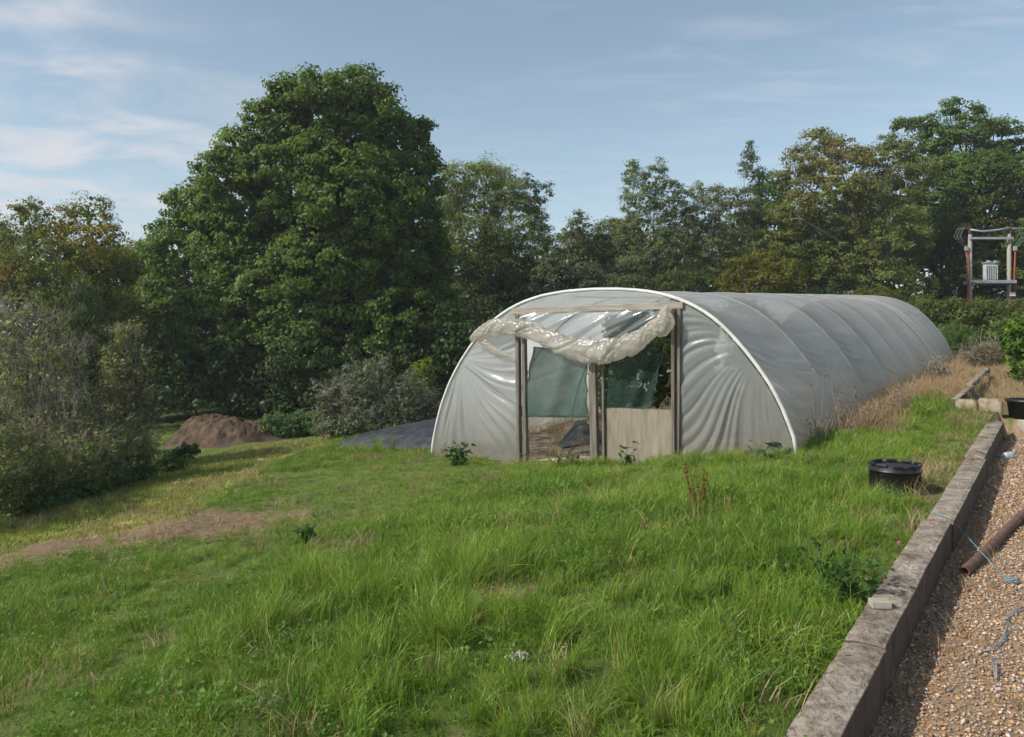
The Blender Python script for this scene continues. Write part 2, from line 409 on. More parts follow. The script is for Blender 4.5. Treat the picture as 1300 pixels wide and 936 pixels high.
b = N(nt, 'ShaderNodeBsdfPrincipled', Roughness=.95); b.inputs['Specular IOR Level'].default_value = .1; lnk(nt, cur, b.inputs['Base Color'])
bp = N(nt, 'ShaderNodeBump', Strength=.8, Distance=.03); lnk(nt, noise(nt, 24, 8, None, .75), bp.inputs['Height']); lnk(nt, bp.outputs[0], b.inputs['Normal'])
lnk(nt, b.outputs[0], out.inputs[0])
ground = grid_obj('ground', Pt, m_g, None, True, zone.reshape(-1, 3))
za = ground.data.color_attributes.new('Zone', 'FLOAT_COLOR', 'POINT'); c4 = np.ones((nI*nJ, 4), np.float32); c4[:, :3] = zone2.reshape(-1, 3); za.data.foreach_set('color', c4.ravel())
tag(ground, kind='structure')

# ================================================================== GRASS
def blade_tuft(name, n, rad, h, w, lean, mat, segs=3, dead=.06):
    V = []; Fc = []; C = []
    for i in range(n):
        a = R.uniform(0, 2*math.pi); r = rad*math.sqrt(R.random()); x0 = r*math.cos(a); y0 = r*math.sin(a)
        hh = h*R.uniform(.45, 1.15); az = R.uniform(0, 2*math.pi); ln = lean*R.uniform(.15, 1.2); ww = w*R.uniform(.6, 1.2)
        dx, dy = math.cos(az), math.sin(az); t0 = R.uniform(0, math.pi); px, py = math.cos(t0)*.6-dy*.6, math.sin(t0)*.6+dx*.6
        q = math.hypot(px, py)+1e-6; px /= q; py /= q
        b0 = len(V); g = R.random()
        for k in range(segs+1):
            t = k/segs; out_ = ln*hh*t*t; z = hh*(t-.35*ln*t*t*t)
            wk = ww*(1-t)**.6*.5 if k < segs else .0004
            x = x0+dx*out_; y = y0+dy*out_
            V += [(x-px*wk, y-py*wk, z), (x+px*wk, y+py*wk, z)]
            s = .8+.35*t
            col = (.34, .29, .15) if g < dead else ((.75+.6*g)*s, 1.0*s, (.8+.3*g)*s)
            C += [col, col]
        for k in range(segs): Fc.append((b0+2*k, b0+2*k+1, b0+2*k+3, b0+2*k+2))
    me = bpy.data.meshes.new(name); me.from_pydata(V, [], Fc); me.materials.append(mat)
    ca = me.color_attributes.new('Blade', 'FLOAT_COLOR', 'POINT'); c = np.ones((len(V), 4), np.float32); c[:, :3] = C; ca.data.foreach_set('color', c.ravel())
    me.polygons.foreach_set('use_smooth', np.ones(len(me.polygons), bool))
    return bpy.data.objects.new(name, me)
def blade_mat(name, stops, transl=.35, rough=.4):
    m, nt, out = newmat(name)
    a = N(nt, 'ShaderNodeAttribute', attribute_name='Blade'); t = N(nt, 'ShaderNodeAttribute', attribute_name='tint'); t.attribute_type = 'INSTANCER'
    c = ramp(nt, t.outputs['Fac'], stops)
    mx = N(nt, 'ShaderNodeMix', data_type='RGBA', blend_type='MULTIPLY'); mx.inputs[0].default_value = 1; lnk(nt, c, mx.inputs[6]); lnk(nt, a.outputs['Color'], mx.inputs[7])
    d = N(nt, 'ShaderNodeBsdfPrincipled', Roughness=rough); d.inputs['Specular IOR Level'].default_value = .35; lnk(nt, mx.outputs[2], d.inputs['Base Color'])
    tr = N(nt, 'ShaderNodeBsdfTranslucent'); lnk(nt, mx.outputs[2], tr.inputs[0])
    ms = N(nt, 'ShaderNodeMixShader', Fac=transl); lnk(nt, d.outputs[0], ms.inputs[1]); lnk(nt, tr.outputs[0], ms.inputs[2]); lnk(nt, ms.outputs[0], out.inputs[0])
    return m
M_grass = blade_mat('grass_blades', [(0, (.120, .235, .028)), (.35, (.19, .32, .038)), (.65, (.26, .365, .058)), (.85, (.35, .39, .12)), (1, (.43, .40, .20))])
M_dry = blade_mat('dry_blades', [(0, (.20, .17, .07)), (.4, (.33, .26, .14)), (.8, (.44, .35, .22)), (1, (.26, .17, .10))], .25, .7)
def scatter(name, pts, scl, tint, variants, label=None, cat=None, tilt=.22):
    n = len(pts)
    me = bpy.data.meshes.new(name); me.vertices.add(n); me.vertices.foreach_set('co', np.asarray(pts, np.float32).ravel())
    rot = np.stack([R.normal(size=n)*tilt, R.normal(size=n)*tilt, R.uniform(0, 6.283, n)], -1).astype(np.float32)
    a = me.attributes.new('rot', 'FLOAT_VECTOR', 'POINT'); a.data.foreach_set('vector', rot.ravel())
    a = me.attributes.new('scl', 'FLOAT', 'POINT'); a.data.foreach_set('value', np.asarray(scl, np.float32))
    a = me.attributes.new('tint', 'FLOAT', 'POINT'); a.data.foreach_set('value', np.asarray(tint, np.float32))
    a = me.attributes.new('pick', 'INT', 'POINT'); a.data.foreach_set('value', R.integers(0, len(variants), n).astype(np.int32))
    o = bpy.data.objects.new(name, me); COL.objects.link(o)
    ng = bpy.data.node_groups.new(name+'_nodes', 'GeometryNodeTree')
    ng.interface.new_socket('Geometry', in_out='INPUT', socket_type='NodeSocketGeometry'); ng.interface.new_socket('Geometry', in_out='OUTPUT', socket_type='NodeSocketGeometry')
    gi = ng.nodes.new('NodeGroupInput'); go = ng.nodes.new('NodeGroupOutput'); iop = ng.nodes.new('GeometryNodeInstanceOnPoints'); g2i = ng.nodes.new('GeometryNodeGeometryToInstance')
    for v in variants[::-1]:
        oi = ng.nodes.new('GeometryNodeObjectInfo'); oi.inputs['Object'].default_value = v; ng.links.new(oi.outputs['Geometry'], g2i.inputs[0])
    def at(nm, ty):
        x = ng.nodes.new('GeometryNodeInputNamedAttribute'); x.data_type = ty; x.inputs['Name'].default_value = nm
        return [s for s in x.outputs if s.enabled and s.name == 'Attribute'][0]
    ng.links.new(gi.outputs[0], iop.inputs['Points']); ng.links.new(g2i.outputs[0], iop.inputs['Instance']); iop.inputs['Pick Instance'].default_value = True
    ng.links.new(at('pick', 'INT'), iop.inputs['Instance Index']); ng.links.new(at('scl', 'FLOAT'), iop.inputs['Scale'])
    e2r = ng.nodes.new('FunctionNodeEulerToRotation'); ng.links.new(at('rot', 'FLOAT_VECTOR'), e2r.inputs[0]); ng.links.new(e2r.outputs[0], iop.inputs['Rotation'])
    ng.links.new(iop.outputs[0], go.inputs[0])
    md = o.modifiers.new('scatter', 'NODES'); md.node_group = ng
    tag(o, label, cat, kind='stuff'); return o

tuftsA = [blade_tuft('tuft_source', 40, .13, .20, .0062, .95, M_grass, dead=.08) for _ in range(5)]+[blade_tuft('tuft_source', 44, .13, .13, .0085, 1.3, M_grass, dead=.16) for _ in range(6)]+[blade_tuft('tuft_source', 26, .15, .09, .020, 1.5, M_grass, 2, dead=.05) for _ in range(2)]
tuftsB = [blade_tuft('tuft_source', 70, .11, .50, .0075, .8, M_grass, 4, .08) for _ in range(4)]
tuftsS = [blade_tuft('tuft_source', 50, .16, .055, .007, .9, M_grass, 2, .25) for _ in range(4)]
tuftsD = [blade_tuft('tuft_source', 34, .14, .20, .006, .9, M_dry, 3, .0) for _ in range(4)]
tuftsF = [blade_tuft('tuft_source', 34, .17, .20, .013, .8, M_grass, 2, .06) for _ in range(4)]
def rndpts(n, x0, x1, y0, y1): return R.uniform(x0, x1, n), R.uniform(y0, y1, n)
def inview(x, y, m=.10): return (np.abs(x) < y*(650/F+m)+.6)
def dist_seg_left(x, y): return x-np.interp(y, HEDGE[:, 1], HEDGE[:, 0])
shW = [G(455, 568), G(555, 572)]
def sheetmask(x, y):
    u, v = uv(x, y); return (v > 5.75) & (v < 8.2) & (u > .5) & (u < 7)
# near grass
x, y = rndpts(90000, -14, 8, 2.2, 24)
u, v = uv(x, y)
k = inview(x, y) & (v > -1.69) & ~insidemask(u, v) & ~sheetmask(x, y) & (dist_seg_left(x, y) > -.5)
k &= R.random(len(x)) < np.clip(1.35-y/22, .35, 1)
s_, p_, d_ = soilmask(x, y), pathmask(x, y), drymask(x, y)
tubg = G(1136, 623); nt_ = (np.hypot(x-tubg.x+.03, y-tubg.y+.12) > .34)
kg = k & nt_ & (R.random(len(x)) > np.maximum(np.maximum(s_*.93, p_*.97), d_*.86)) & (y < 12)
tn = np.clip(.14+.75*(fbm(x*.55, y*.55, 50)-.25)+.7*(fbm(x*3.1, y*3.1, 51, 3)-.43)+R.normal(size=len(x))*.16, 0, 1)
hs = .50+1.5*(fbm(x*1.3, y*1.3, 60, 3)-.25)+.5*(fbm(x*4, y*4, 61, 2)-.35)
hs = hs*(1-.55*sstep((v-2.2)/1.5)*sstep((y-4.5)/1.5)*sstep((u+6.5)/1))     # shorter on the slope below the door
hs = np.clip(hs*.88, .32, 1.4)*(1-.45*np.maximum(s_, d_))
pt = np.stack([x, y, height(x, y)-.01], -1)
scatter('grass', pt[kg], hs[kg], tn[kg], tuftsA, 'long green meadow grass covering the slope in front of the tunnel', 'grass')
kf = k & (R.random(len(x)) > np.maximum(np.maximum(s_*.93, p_*.97), d_*.86)) & (y >= 12)
scatter('far_grass', pt[kf], hs[kf]*1.1, tn[kf], tuftsF, 'green grass at the foot of the bank beyond the tunnel corner', 'grass')
kd = k & nt_ & (R.random(len(x)) < .018+.03*(fbm(x*1.2, y*1.2, 88) > .57)) & (y < 13)
scatter('withered_grass', pt[kd], R.uniform(.45, 1.0, kd.sum()), R.random(kd.sum()), tuftsD, 'withered straw blades scattered through the green lawn', 'dead grass', .35)
def rosette(n, rad, L, W, cols):
    c = np.stack([R.normal(size=n)*rad*.5, R.normal(size=n)*rad*.5, R.uniform(.02, .11, n)], -1); o_ = np.tile([0, 0, 1.2], (n, 1)); pal = np.array(cols)
    V, C = leaf_quads(c, o_, L, W, pal[R.integers(0, len(pal), n)]); me = bpy.data.meshes.new('leaf_source'); me.from_pydata(V.tolist(), [], np.arange(len(V)).reshape(-1, 4).tolist()); me.materials.append(M_leaf)
    ca = me.color_attributes.new('Col', 'FLOAT_COLOR', 'POINT'); c4_ = np.ones((len(V), 4), np.float32); c4_[:, :3] = C; ca.data.foreach_set('color', c4_.ravel()); return bpy.data.objects.new('leaf_source', me)
ros = [rosette(34, .12, .021, .018, [(.12, .24, .04), (.15, .28, .05), (.11, .21, .04)]) for _ in range(4)]+[rosette(8, .07, .065, .020, [(.13, .24, .04), (.17, .27, .06)])]
kc = k & nt_ & (R.random(len(x)) < .12*sstep((fbm(x*.9, y*.9, 99)-.57)/.08)+.008) & (y < 12) & (s_ < .1)
scatter('clover', pt[kc]+np.array([0, 0, .03]), R.uniform(.7, 1.4, kc.sum()), R.random(kc.sum()), ros, 'clover and small broad leaved weeds growing through the lawn', 'clover', .2)
# mown path
x2, y2 = rndpts(26000, -14, 0, 5, 23); u2, v2 = uv(x2, y2)
k2 = inview(x2, y2) & (pathmask(x2, y2) > .3) & (dist_seg_left(x2, y2) > -.6) & ~sheetmask(x2, y2) & (R.random(len(x2)) > soilmask(x2, y2)*.95) & (R.random(len(x2)) < 1.5-1.2*sstep((fbm(x2*1.6*.7, y2*.5, 70)-.42)/.2))
scatter('mown_grass', np.stack([x2, y2, height(x2, y2)-.005], -1)[k2], R.uniform(.7, 1.4, k2.sum()), np.clip(.72+.8*(fbm(x2[k2]*.9, y2[k2]*.4, 71)-.45)+R.normal(size=k2.sum())*.1, 0, 1), tuftsS,
        'short yellowish mown grass of the path on the left', 'grass')
# dry grass by the tunnel foot and along the beams
x3, y3 = rndpts(60000, -1, 16, 4, 26); u3, v3 = uv(x3, y3); d3 = drymask(x3, y3)
k3 = inview(x3, y3) & (v3 > -6) & ~insidemask(u3, v3) & ~((v3 < -1.69) & (u3 < 3.6)) & (R.random(len(x3)) < d3*.55) & (R.random(len(x3)) < np.where(v3 < -1.3, .8, 1))
scatter('dry_grass', np.stack([x3, y3, height(x3, y3)-.01], -1)[k3], R.uniform(.5, 1.35, k3.sum())*np.where(v3[k3] > -.5, 1.25, .8), R.random(k3.sum()), tuftsD,
        'straw coloured dry grass on the bank beside the tunnel', 'dry grass')
# dead trampled bits on the bare patch
x4, y4 = rndpts(30000, -9, 3, 3.5, 12); s4 = soilmask(x4, y4)
k4 = (R.random(len(x4)) < s4*.30) & (s4 > .1)
scatter('dead_grass', np.stack([x4, y4, height(x4, y4)-.02], -1)[k4], R.uniform(.12, .30, k4.sum()), R.random(k4.sum()), tuftsD, 'withered brown grass lying on the bare patch of soil', 'dead grass', .5)
x5, y5 = rndpts(9000, -3, 9, 8, 20); u5, v5 = uv(x5, y5); k5 = (u5 > .15) & (u5 < 9) & (v5 > .3) & (v5 < 5.3) & (R.random(9000) < .10+.35*(fbm(x5*1.1, y5*1.1, 55) > .52))
k6 = (v5 < -1.9) & (v5 > -2.15) & (u5 < 3.3)
x6, y6 = xy(R.uniform(-8, 3.2, 260), -1.93-R.random(260)**2*.5)
scatter('litter_grass', np.vstack([np.stack([x5, y5, height(x5, y5)-.01], -1)[k5], np.stack([x6, y6, height(x6, y6)-.01], -1)]), np.concatenate([R.uniform(.5, 1.3, k5.sum()), R.uniform(.2, .6, 260)]), R.random(int(k5.sum())+260), tuftsD,
        'dead stalks and litter on the tunnel floor and along the foot of the beams', 'dead grass', .45)
# taller tussocks: (px, py, spread m, count, scale)
T = []; TS = []
for (px, py, sp, cn, ss) in [(400, 760, .30, 20, .85), (330, 815, .30, 20, .8), (595, 740, .35, 26, .85), (560, 815, .35, 24, .8), (700, 800, .4, 20, .62), (480, 765, .3, 14, .7), (660, 700, .4, 18, .6), (770, 690, .5, 18, .6),
                             (1000, 700, .5, 18, .62), (1130, 650, .4, 22, .62), (1060, 620, .4, 18, .55), (900, 760, .4, 18, .55), (830, 840, .4, 20, .6), (250, 840, .4, 16, .6), (60, 720, .5, 20, .5), (200, 720, .5, 18, .45),
                             (1090, 690, .3, 14, .6), (1020, 800, .3, 14, .55), (700, 900, .4, 18, .6), (450, 900, .4, 18, .6), (900, 900, .4, 18, .55), (150, 900, .4, 14, .5), (480, 570, .9, 26, .55), (390, 590, .8, 22, .5), (300, 620, .7, 18, .42),
                             (940, 585, .5, 20, .5), (1040, 590, .5, 20, .5), (860, 590, .5, 16, .5), (1190, 548, .5, 20, .5), (1215, 560, .3, 10, .4)]:
    g = G(px, py)
    for i in range(cn):
        a, b_ = g.x+R.normal()*sp*.5, g.y+R.normal()*sp*.5
        uu, vv = uv(a, b_)
        if vv > -1.55 and not insidemask(uu, vv): T.append((a, b_, H(a, b_)-.01)); TS.append(ss*.82*R.uniform(.7, 1.15))
scatter('tussock_grass', T, TS, np.clip(.35+R.normal(size=len(T))*.17, 0, .9), tuftsB, 'taller arching grass tussocks in the meadow', 'grass')

# ================================================================== GRAVEL
n = 85000
ug = R.uniform(-10, 3.35, n*2); vg = -1.86-R.random(n*2)**1.0*4.2
xg, yg = xy(ug, vg); k = inview(xg, yg, .03) & (yg > 2.3); k &= R.random(len(xg)) < np.clip(1.15-yg/22, .3, 1)
xg, yg = xg[k][:n], yg[k][:n]; m = len(xg)
zg = height(xg, yg)
s = np.clip(np.exp(R.normal(size=m)*.36)*.0074, .0035, .019)*np.where(yg > 7, 1.3, 1.0)
base8 = np.array([[1, 0, 0], [-1, 0, 0], [0, 1, 0], [0, -1, 0], [0, 0, 1], [0, 0, -1.]]); 
D = base8[None]*R.uniform(.65, 1.25, (m, 6, 1))*np.array([1.25, .9, .62])
th = R.uniform(0, 6.28, m); ph = R.normal(size=m)*.4
ca, sa = np.cos(th)[:, None], np.sin(th)[:, None]; x_ = D[..., 0]*ca-D[..., 1]*sa; y_ = D[..., 0]*sa+D[..., 1]*ca; z_ = D[..., 2]+x_*np.sin(ph)[:, None]
Vg = np.stack([x_, y_, z_], -1)*s[:, None, None]+np.stack([xg, yg, zg+s*.5], -1)[:, None, :]
tri = np.array([[0, 2, 4], [2, 1, 4], [1, 3, 4], [3, 0, 4], [2, 0, 5], [1, 2, 5], [3, 1, 5], [0, 3, 5]])
Fg = (np.arange(m)[:, None, None]*6+tri[None]).reshape(-1, 3)
palg = np.array([(.42, .27, .14), (.48, .36, .23), (.33, .19, .09), (.36, .31, .26), (.50, .43, .34), (.25, .14, .08), (.45, .28, .15), (.22, .19, .16)])
cg = palg[R.integers(0, 8, m)]*R.uniform(.80, 1.3, (m, 1))*np.array([1.0, .98, 1.03])
m_gv, nt, out = newmat('gravel_stone'); a = N(nt, 'ShaderNodeAttribute', attribute_name='Col'); b = N(nt, 'ShaderNodeBsdfPrincipled', Roughness=.75); b.inputs['Specular IOR Level'].default_value = .3
lnk(nt, a.outputs['Color'], b.inputs['Base Color']); lnk(nt, b.outputs[0], out.inputs[0])
gv = mesh_np('gravel', Vg.reshape(-1, 3), Fg, m_gv, np.repeat(cg, 6, 0), True, None, 3)
tag(gv, 'loose orange and buff gravel beside the timber beams', 'gravel', kind='stuff')

# ================================================================== TIMBER BEAMS
m_beam, nt, out = newmat('old_railway_timber')
vec = mapping(nt, (1, 1, 1))
tcn = N(nt, 'ShaderNodeTexCoord')
st = N(nt, 'ShaderNodeMapping'); st.inputs['Scale'].default_value = (1.2, 14, 6); lnk(nt, tcn.outputs['UV'], st.inputs['Vector'])
geo = N(nt, 'ShaderNodeNewGeometry'); sx = N(nt, 'ShaderNodeSeparateXYZ'); lnk(nt, geo.outputs['Normal'], sx.inputs[0])
f1 = noise(nt, 5, 7, mapping(nt, (1, 1, 1)), .72); f2 = noise(nt, 15, 8, mapping(nt, (1.6, .8, 1)), .82, 2.2)
top = ramp(nt, f1, [(.32, (.12, .092, .066)), (.44, (.25, .203, .155)), (.58, (.385, .33, .265)), (.70, (.52, .465, .39))])
fl = ramp(nt, f2, [(.40, (.22, .20, .18)), (.50, (.9, .9, .9)), (.58, (1.1, 1.1, 1.1))])
mt = N(nt, 'ShaderNodeMix', data_type='RGBA', blend_type='MULTIPLY'); mt.inputs[0].default_value = .8; lnk(nt, top, mt.inputs[6]); lnk(nt, fl, mt.inputs[7])
side = ramp(nt, noise(nt, 6, 6, mapping(nt, (2, 2, .5)), .7), [(.3, (.07, .052, .040)), (.55, (.135, .105, .082)), (.75, (.20, .165, .13))])
mm = N(nt, 'ShaderNodeMapRange'); lnk(nt, sx.outputs[2], mm.inputs[0]); mm.inputs[1].default_value = .45; mm.inputs[2].default_value = .75
mx = N(nt, 'ShaderNodeMix', data_type='RGBA'); lnk(nt, mm.outputs[0], mx.inputs[0]); lnk(nt, side, mx.inputs[6]); lnk(nt, mt.outputs[2], mx.inputs[7])
b = N(nt, 'ShaderNodeBsdfPrincipled', Roughness=.88); b.inputs['Specular IOR Level'].default_value = .2; lnk(nt, mx.outputs[2], b.inputs['Base Color'])
bp = N(nt, 'ShaderNodeBump', Strength=.9, Distance=.008); lnk(nt, f2, bp.inputs['Height']); lnk(nt, bp.outputs[0], b.inputs['Normal']); lnk(nt, b.outputs[0], out.inputs[0])
def beam(name, u0, u1, v0, w, top0, h, seed, mat, slope=SLOPE, rough=1.0, dv=0.0):
    """long block along the tunnel axis, built as a closed worn cross section"""
    nu = max(8, int((u1-u0)/.03)); nw = 14; nh = 8
    sec = [(0, -j/nh) for j in range(nh, 0, -1)]+[(i/nw, 0) for i in range(nw+1)]+[(1, -j/nh) for j in range(1, nh+1)]
    ns = len(sec); Vb = []
    us = np.linspace(u0, u1, nu)
    for i, uu in enumerate(us):
        e = min(i, nu-1-i); shr = .012 if e == 0 else 0
        for (a, bb) in sec:
            edge = math.exp(-(a/.12)**2)+math.exp(-((1-a)/.12)**2)
            vv = v0+dv-a*w; z = top0+slope*(uu-u0)+bb*h
            nzz = (fbm(uu*9+seed*7, a*6+seed, 80+seed)-.47)
            big = (fbm(uu*1.7+seed*3, 3.3, 90+seed)-.47)
            if bb > -.01: z += rough*(.013*nzz*(.5+.9*edge)-.007*edge-max(0, nzz-.10)*.07*edge)-shr
            off = rough*((fbm(uu*5+seed, bb*3+a*9, 95+seed)-.47)*.010+big*.006*(1 if a < .5 else -1))
            if a in (0, 1) or edge > .5: vv += off*(1 if a < .5 else -1)
            px, py = xy(uu, vv); Vb.append((px, py, z))
    Fb = [(i*ns+j, i*ns+j+1, (i+1)*ns+j+1, (i+1)*ns+j) for i in range(nu-1) for j in range(ns-1)]
    mb = MB(); mb.v = Vb; mb.f = Fb+[tuple(range(ns)), tuple((nu-1)*ns+j for j in range(ns-1, -1, -1))]
    mb.f += [(0*ns, (1)*ns, (1)*ns+ns-1, ns-1)]*0
    o = mb.build(name, mat)
    md = o.modifiers.new('Bevel', 'BEVEL'); md.width = .003; md.segments = 1; md.limit_method = 'ANGLE'; md.angle_limit = math.radians(50)
    return o
bl = ['nearest timber beam, with the small offcut of wood lying on its worn top', 'second timber beam, with the blue twine caught over its near end', 'third timber beam, running back beside the black tub',
      'farthest timber beam, ending at the two stone blocks']
dd = [(-2.3, .35), (.362, 2.96), (2.972, 5.9), (5.912, 8.9)]
ofs = [0.0, .006, -.008, .008]
for i, (a, b_) in enumerate(dd):
    u0 = a-5.71; u1 = b_-5.71
    o = beam('timber_beam', u0, u1, -1.715+ofs[i], .185, beam_top(u0)+[0, .004, -.008, -.004][i], .34, i+1, m_beam)
    tag(o, bl[i], 'timber beam', 'timber beams edging the gravel')
# upper edging behind the stone blocks
for i, (a, b_, l) in enumerate([(3.50, 5.7, 'low dark timber edging starting behind the left stone block'), (5.72, 9.6, 'low dark timber edging running up to the pot plant, beyond the first length')]):
    o = beam('edging_board', a, b_, -1.24+.03*i, .09, .665+SLOPE*(a-3.5)+.01*i, .30, 7+i, m_beam)
    tag(o, l, 'edging board', 'timber edging of the upper terrace')
# stone blocks
m_stone = simple('lichened_stone', (.20, .16, .10), (.42, .36, .26), 9, .9, .8, 25, bd=.01)
def stone(px0, px1, Yc, ztop, h, label, seed, vdir=(.9, -.44)):
    a = P(px0, 515, Yc); b_ = P(px1, 515, Yc-.12); w = (b_-a).length; d = (b_-a).normalized(); d.z = 0; d.normalize(); nrm = Vector((d.y, -d.x, 0)); 
    bm_ = bmesh_box(w, .24, h, seed)
    o = bpy.data.objects.new('stone_block', bm_); COL.objects.link(o); c = (a+b_)/2
    o.location = (c.x, c.y, ztop-h/2); o.rotation_euler[2] = math.atan2(d.y, d.x); bm_.materials.append(m_stone)
    bm_.polygons.foreach_set('use_smooth', np.ones(len(bm_.polygons), bool))
    tag(o, label, 'stone block', 'stone blocks at the end of the beams')
import bmesh
def bmesh_box(w, d, h, seed, amp=.035, cuts=7, rnd=.12):
    bm = bmesh.new(); bmesh.ops.create_cube(bm, size=1); bmesh.ops.subdivide_edges(bm, edges=bm.edges[:], cuts=cuts, use_grid_fill=True)
    for v in bm.verts:
        p = v.co*2; L = max(abs(p.x), abs(p.y), abs(p.z)); s = (abs(p.x)**8+abs(p.y)**8+abs(p.z)**8)**(1/8)
        p = p/s; 
        nz = float(fbm(p.x*1.5+seed*3+p.z, p.y*1.5+p.z*1.3+seed, seed))-.47
        p = p*(1+nz*amp*5*.5)
        v.co = Vector((p.x*w/2, p.y*d/2, p.z*h/2))
    me = bpy.data.meshes.new('block'); bm.to_mesh(me); bm.free(); return me
stone(1212, 1240, 11.45, .655, .32, 'smaller stone block at the foot of the upper edging board', 3)
stone(1242, 1272, 11.30, .675, .34, 'larger stone block standing next to the black plant pot', 5)

# ================================================================== POLYTUNNEL
prof_px = [(550, 576), (554, 545), (560, 516), (571, 487), (585, 461), (600, 438), (616.5, 418), (630, 406), (645, 396), (663, 385.5), (683, 377.5), (714.6, 371.7), (755, 369.5), (790, 369.6), (818.5, 371.9), (838, 375.2),
           (856, 380.5), (876, 388), (893, 397.5), (908.5, 409), (923, 423), (937.7, 440), (952, 457.5), (967, 477.5), (978, 494), (987.4, 511), (998, 537), (1009, 570)]
pv = []; pz = []
for px, py in prof_px:
    t = (px-650)/F; v_ = (3.28-9.25*t)/(.82+.572*t); Yp = 9.25+.572*v_; pv.append(v_); pz.append(EYE-(py-HZ)/F*Yp)
pv = np.array(pv)[::-1]; pz = np.array(pz)[::-1]     # from right foot (v~0) to left foot
seg = np.hypot(np.diff(pv), np.diff(pz)); S = np.concatenate([[0], np.cumsum(seg)]); LEN = S[-1]
for _ in range(2):   # light smoothing of the traced curve
    pv[1:-1] = (pv[:-2]+2*pv[1:-1]+pv[2:])/4; pz[1:-1] = (pz[:-2]+2*pz[1:-1]+pz[2:])/4
def arch(s):
    """s in 0..1 from right foot to left foot -> (v, z) with feet run into the soil"""
    s = np.asarray(s, float)
    x = np.interp(s*LEN, S, pv); z = np.interp(s*LEN, S, pz); return x, z
ss = np.linspace(0, 1, 401)
av, az = arch(ss)
ker = np.ones(9)/9
av2 = np.convolve(np.pad(av, 4, mode='edge'), ker, 'valid'); az2 = np.convolve(np.pad(az, 4, mode='edge'), ker, 'valid'); av2[:5] = av[:5]; av2[-5:] = av[-5:]; az2[:5] = az[:5]; az2[-5:] = az[-5:]
av, az = av2, az2
tv = np.gradient(av); tz = np.gradient(az); tl = np.hypot(tv, tz); nv, nz_ = tz/tl, -tv/tl      # outward normal? fixed below
mid = 200
if nz_[mid] < 0: nv, nz_ = -nv, -nz_
def arch_at(s, off=0.):
    f = np.asarray(s)*400
    g = lambda a: np.interp(f, np.arange(401), a)
    return g(av)+g(nv)*off, g(az)+g(nz_)*off
def tun(u, s, off=0.):
    v_, z = arch_at(s, off); x, y = xy(u, v_); return np.stack([x, y, z+SLOPE*u+0*x], -1)
HU = [0, 2.1, 4.2, 6.15, 7.95, 9.8, 11.6, 13.8, 16.0]
TUN = thing('polytunnel', 'long arched polytunnel of translucent plastic sheeting standing in the grass', 'polytunnel')
TUN['base'] = (*xy(8.0, 2.7), H(*xy(8.0, 2.7)))
s_in = np.linspace(0, 1, 60)
for i, hu in enumerate(HU):
    mb = MB()
    pts = tun(hu, s_in, .035 if i == 0 else .005); pts[0, 2] -= .15; pts[-1, 2] -= .15
    mb.tube([tuple(p) for p in pts], .024 if i == 0 else .017, 10)
    o = mb.build('hoop', M_white if i == 0 else M_galv, TUN, True)
    if i == 0: tag(o, 'white taped front hoop')
# ridge pole and brackets
mb = MB(); mb.tube([tuple(tun(u_, .5, -.05)) for u_ in (0, 5, 10, 16)], .014, 8); mb.build('ridge_pole', M_galv, TUN, True)
for s0, s1, u1 in ((.80, .93, 2.1), (.20, .07, 2.1)):
    mb = MB(); mb.tube([tuple(tun(.02, s0, -.04)), tuple(tun(u1, s1, -.04))], .014, 8); mb.build('brace', M_galv, TUN, True)
# roof film
_N1 = R.random(4096)
def nz1(x):
    x = np.asarray(x, float); i = np.floor(x).astype(int); f = x-i; f = f*f*(3-2*f); return _N1[i & 4095]*(1-f)+_N1[(i+1) & 4095]*f
nu, nsx = 640, 300
Uf = np.linspace(-.0, 16.0, nu); Sf = np.linspace(0, 1, nsx); UUf, SSf = np.meshgrid(Uf, Sf, indexing='ij')
bay = np.clip(np.searchsorted(HU, UUf, side='right')-1, 0, 7); hu_ = np.array(HU); ub = (UUf-hu_[bay])/(hu_[bay+1]-hu_[bay])
env = np.sin(np.pi*ub); low = np.exp(-((SSf-.08)/.20)**2)
d1 = nz1(SSf*38+ub*2.4+bay*37.7+.5*np.sin(ub*3+bay))-.5          # folds drifting down the bay
d2 = nz1(SSf*85+ub*5.0+bay*91.3)-.5
d3 = nz1(ub*13+SSf*5+bay*13.1)-.5                     # pleats along the arch
late = np.clip((bay-3.5)/2.5, 0, 1)
d1 = np.abs(d1)*2-.42; d2 = np.abs(d2)*2-.45
d4 = nz1(SSf*20+ub*(4+3*np.sin(bay*2.1))+bay*51.)-.5
patch = np.clip((fbm(UUf*.9, SSf*5, 77)-.40)*5, 0, 1)
amp = .015*(.25+1.0*low+1.0*patch)
off = -.055*env**1.2*(.5+.5*np.sin(np.pi*np.clip(SSf, 0, 1)))-.01*env
off = off+env**.7*(d1*amp*1.5*(1-.55*late)+d2*amp*.55+d4*.008+d3*.07*late*(.6+.4*np.sin(SSf*7+bay)))
off = off+(fbm(UUf*1.1, SSf*9, 12)-.47)*.035*env
off = off+.012*(1-env**.25)
off = off+.010
Pf = tun(UUf, SSf, off)
foot = np.minimum(SSf, 1-SSf)*LEN
gz_ = height(Pf[..., 0], Pf[..., 1])
Pf[..., 2] = np.where(foot < .03, np.minimum(Pf[..., 2], gz_-.08), Pf[..., 2])
gr = np.exp(-np.clip(Pf[..., 2]-gz_, 0, 9)/.42)
rf = grid_obj('roof_film', Pf, M_film, TUN, True, np.stack([gr, gr, gr], -1).reshape(-1, 3))
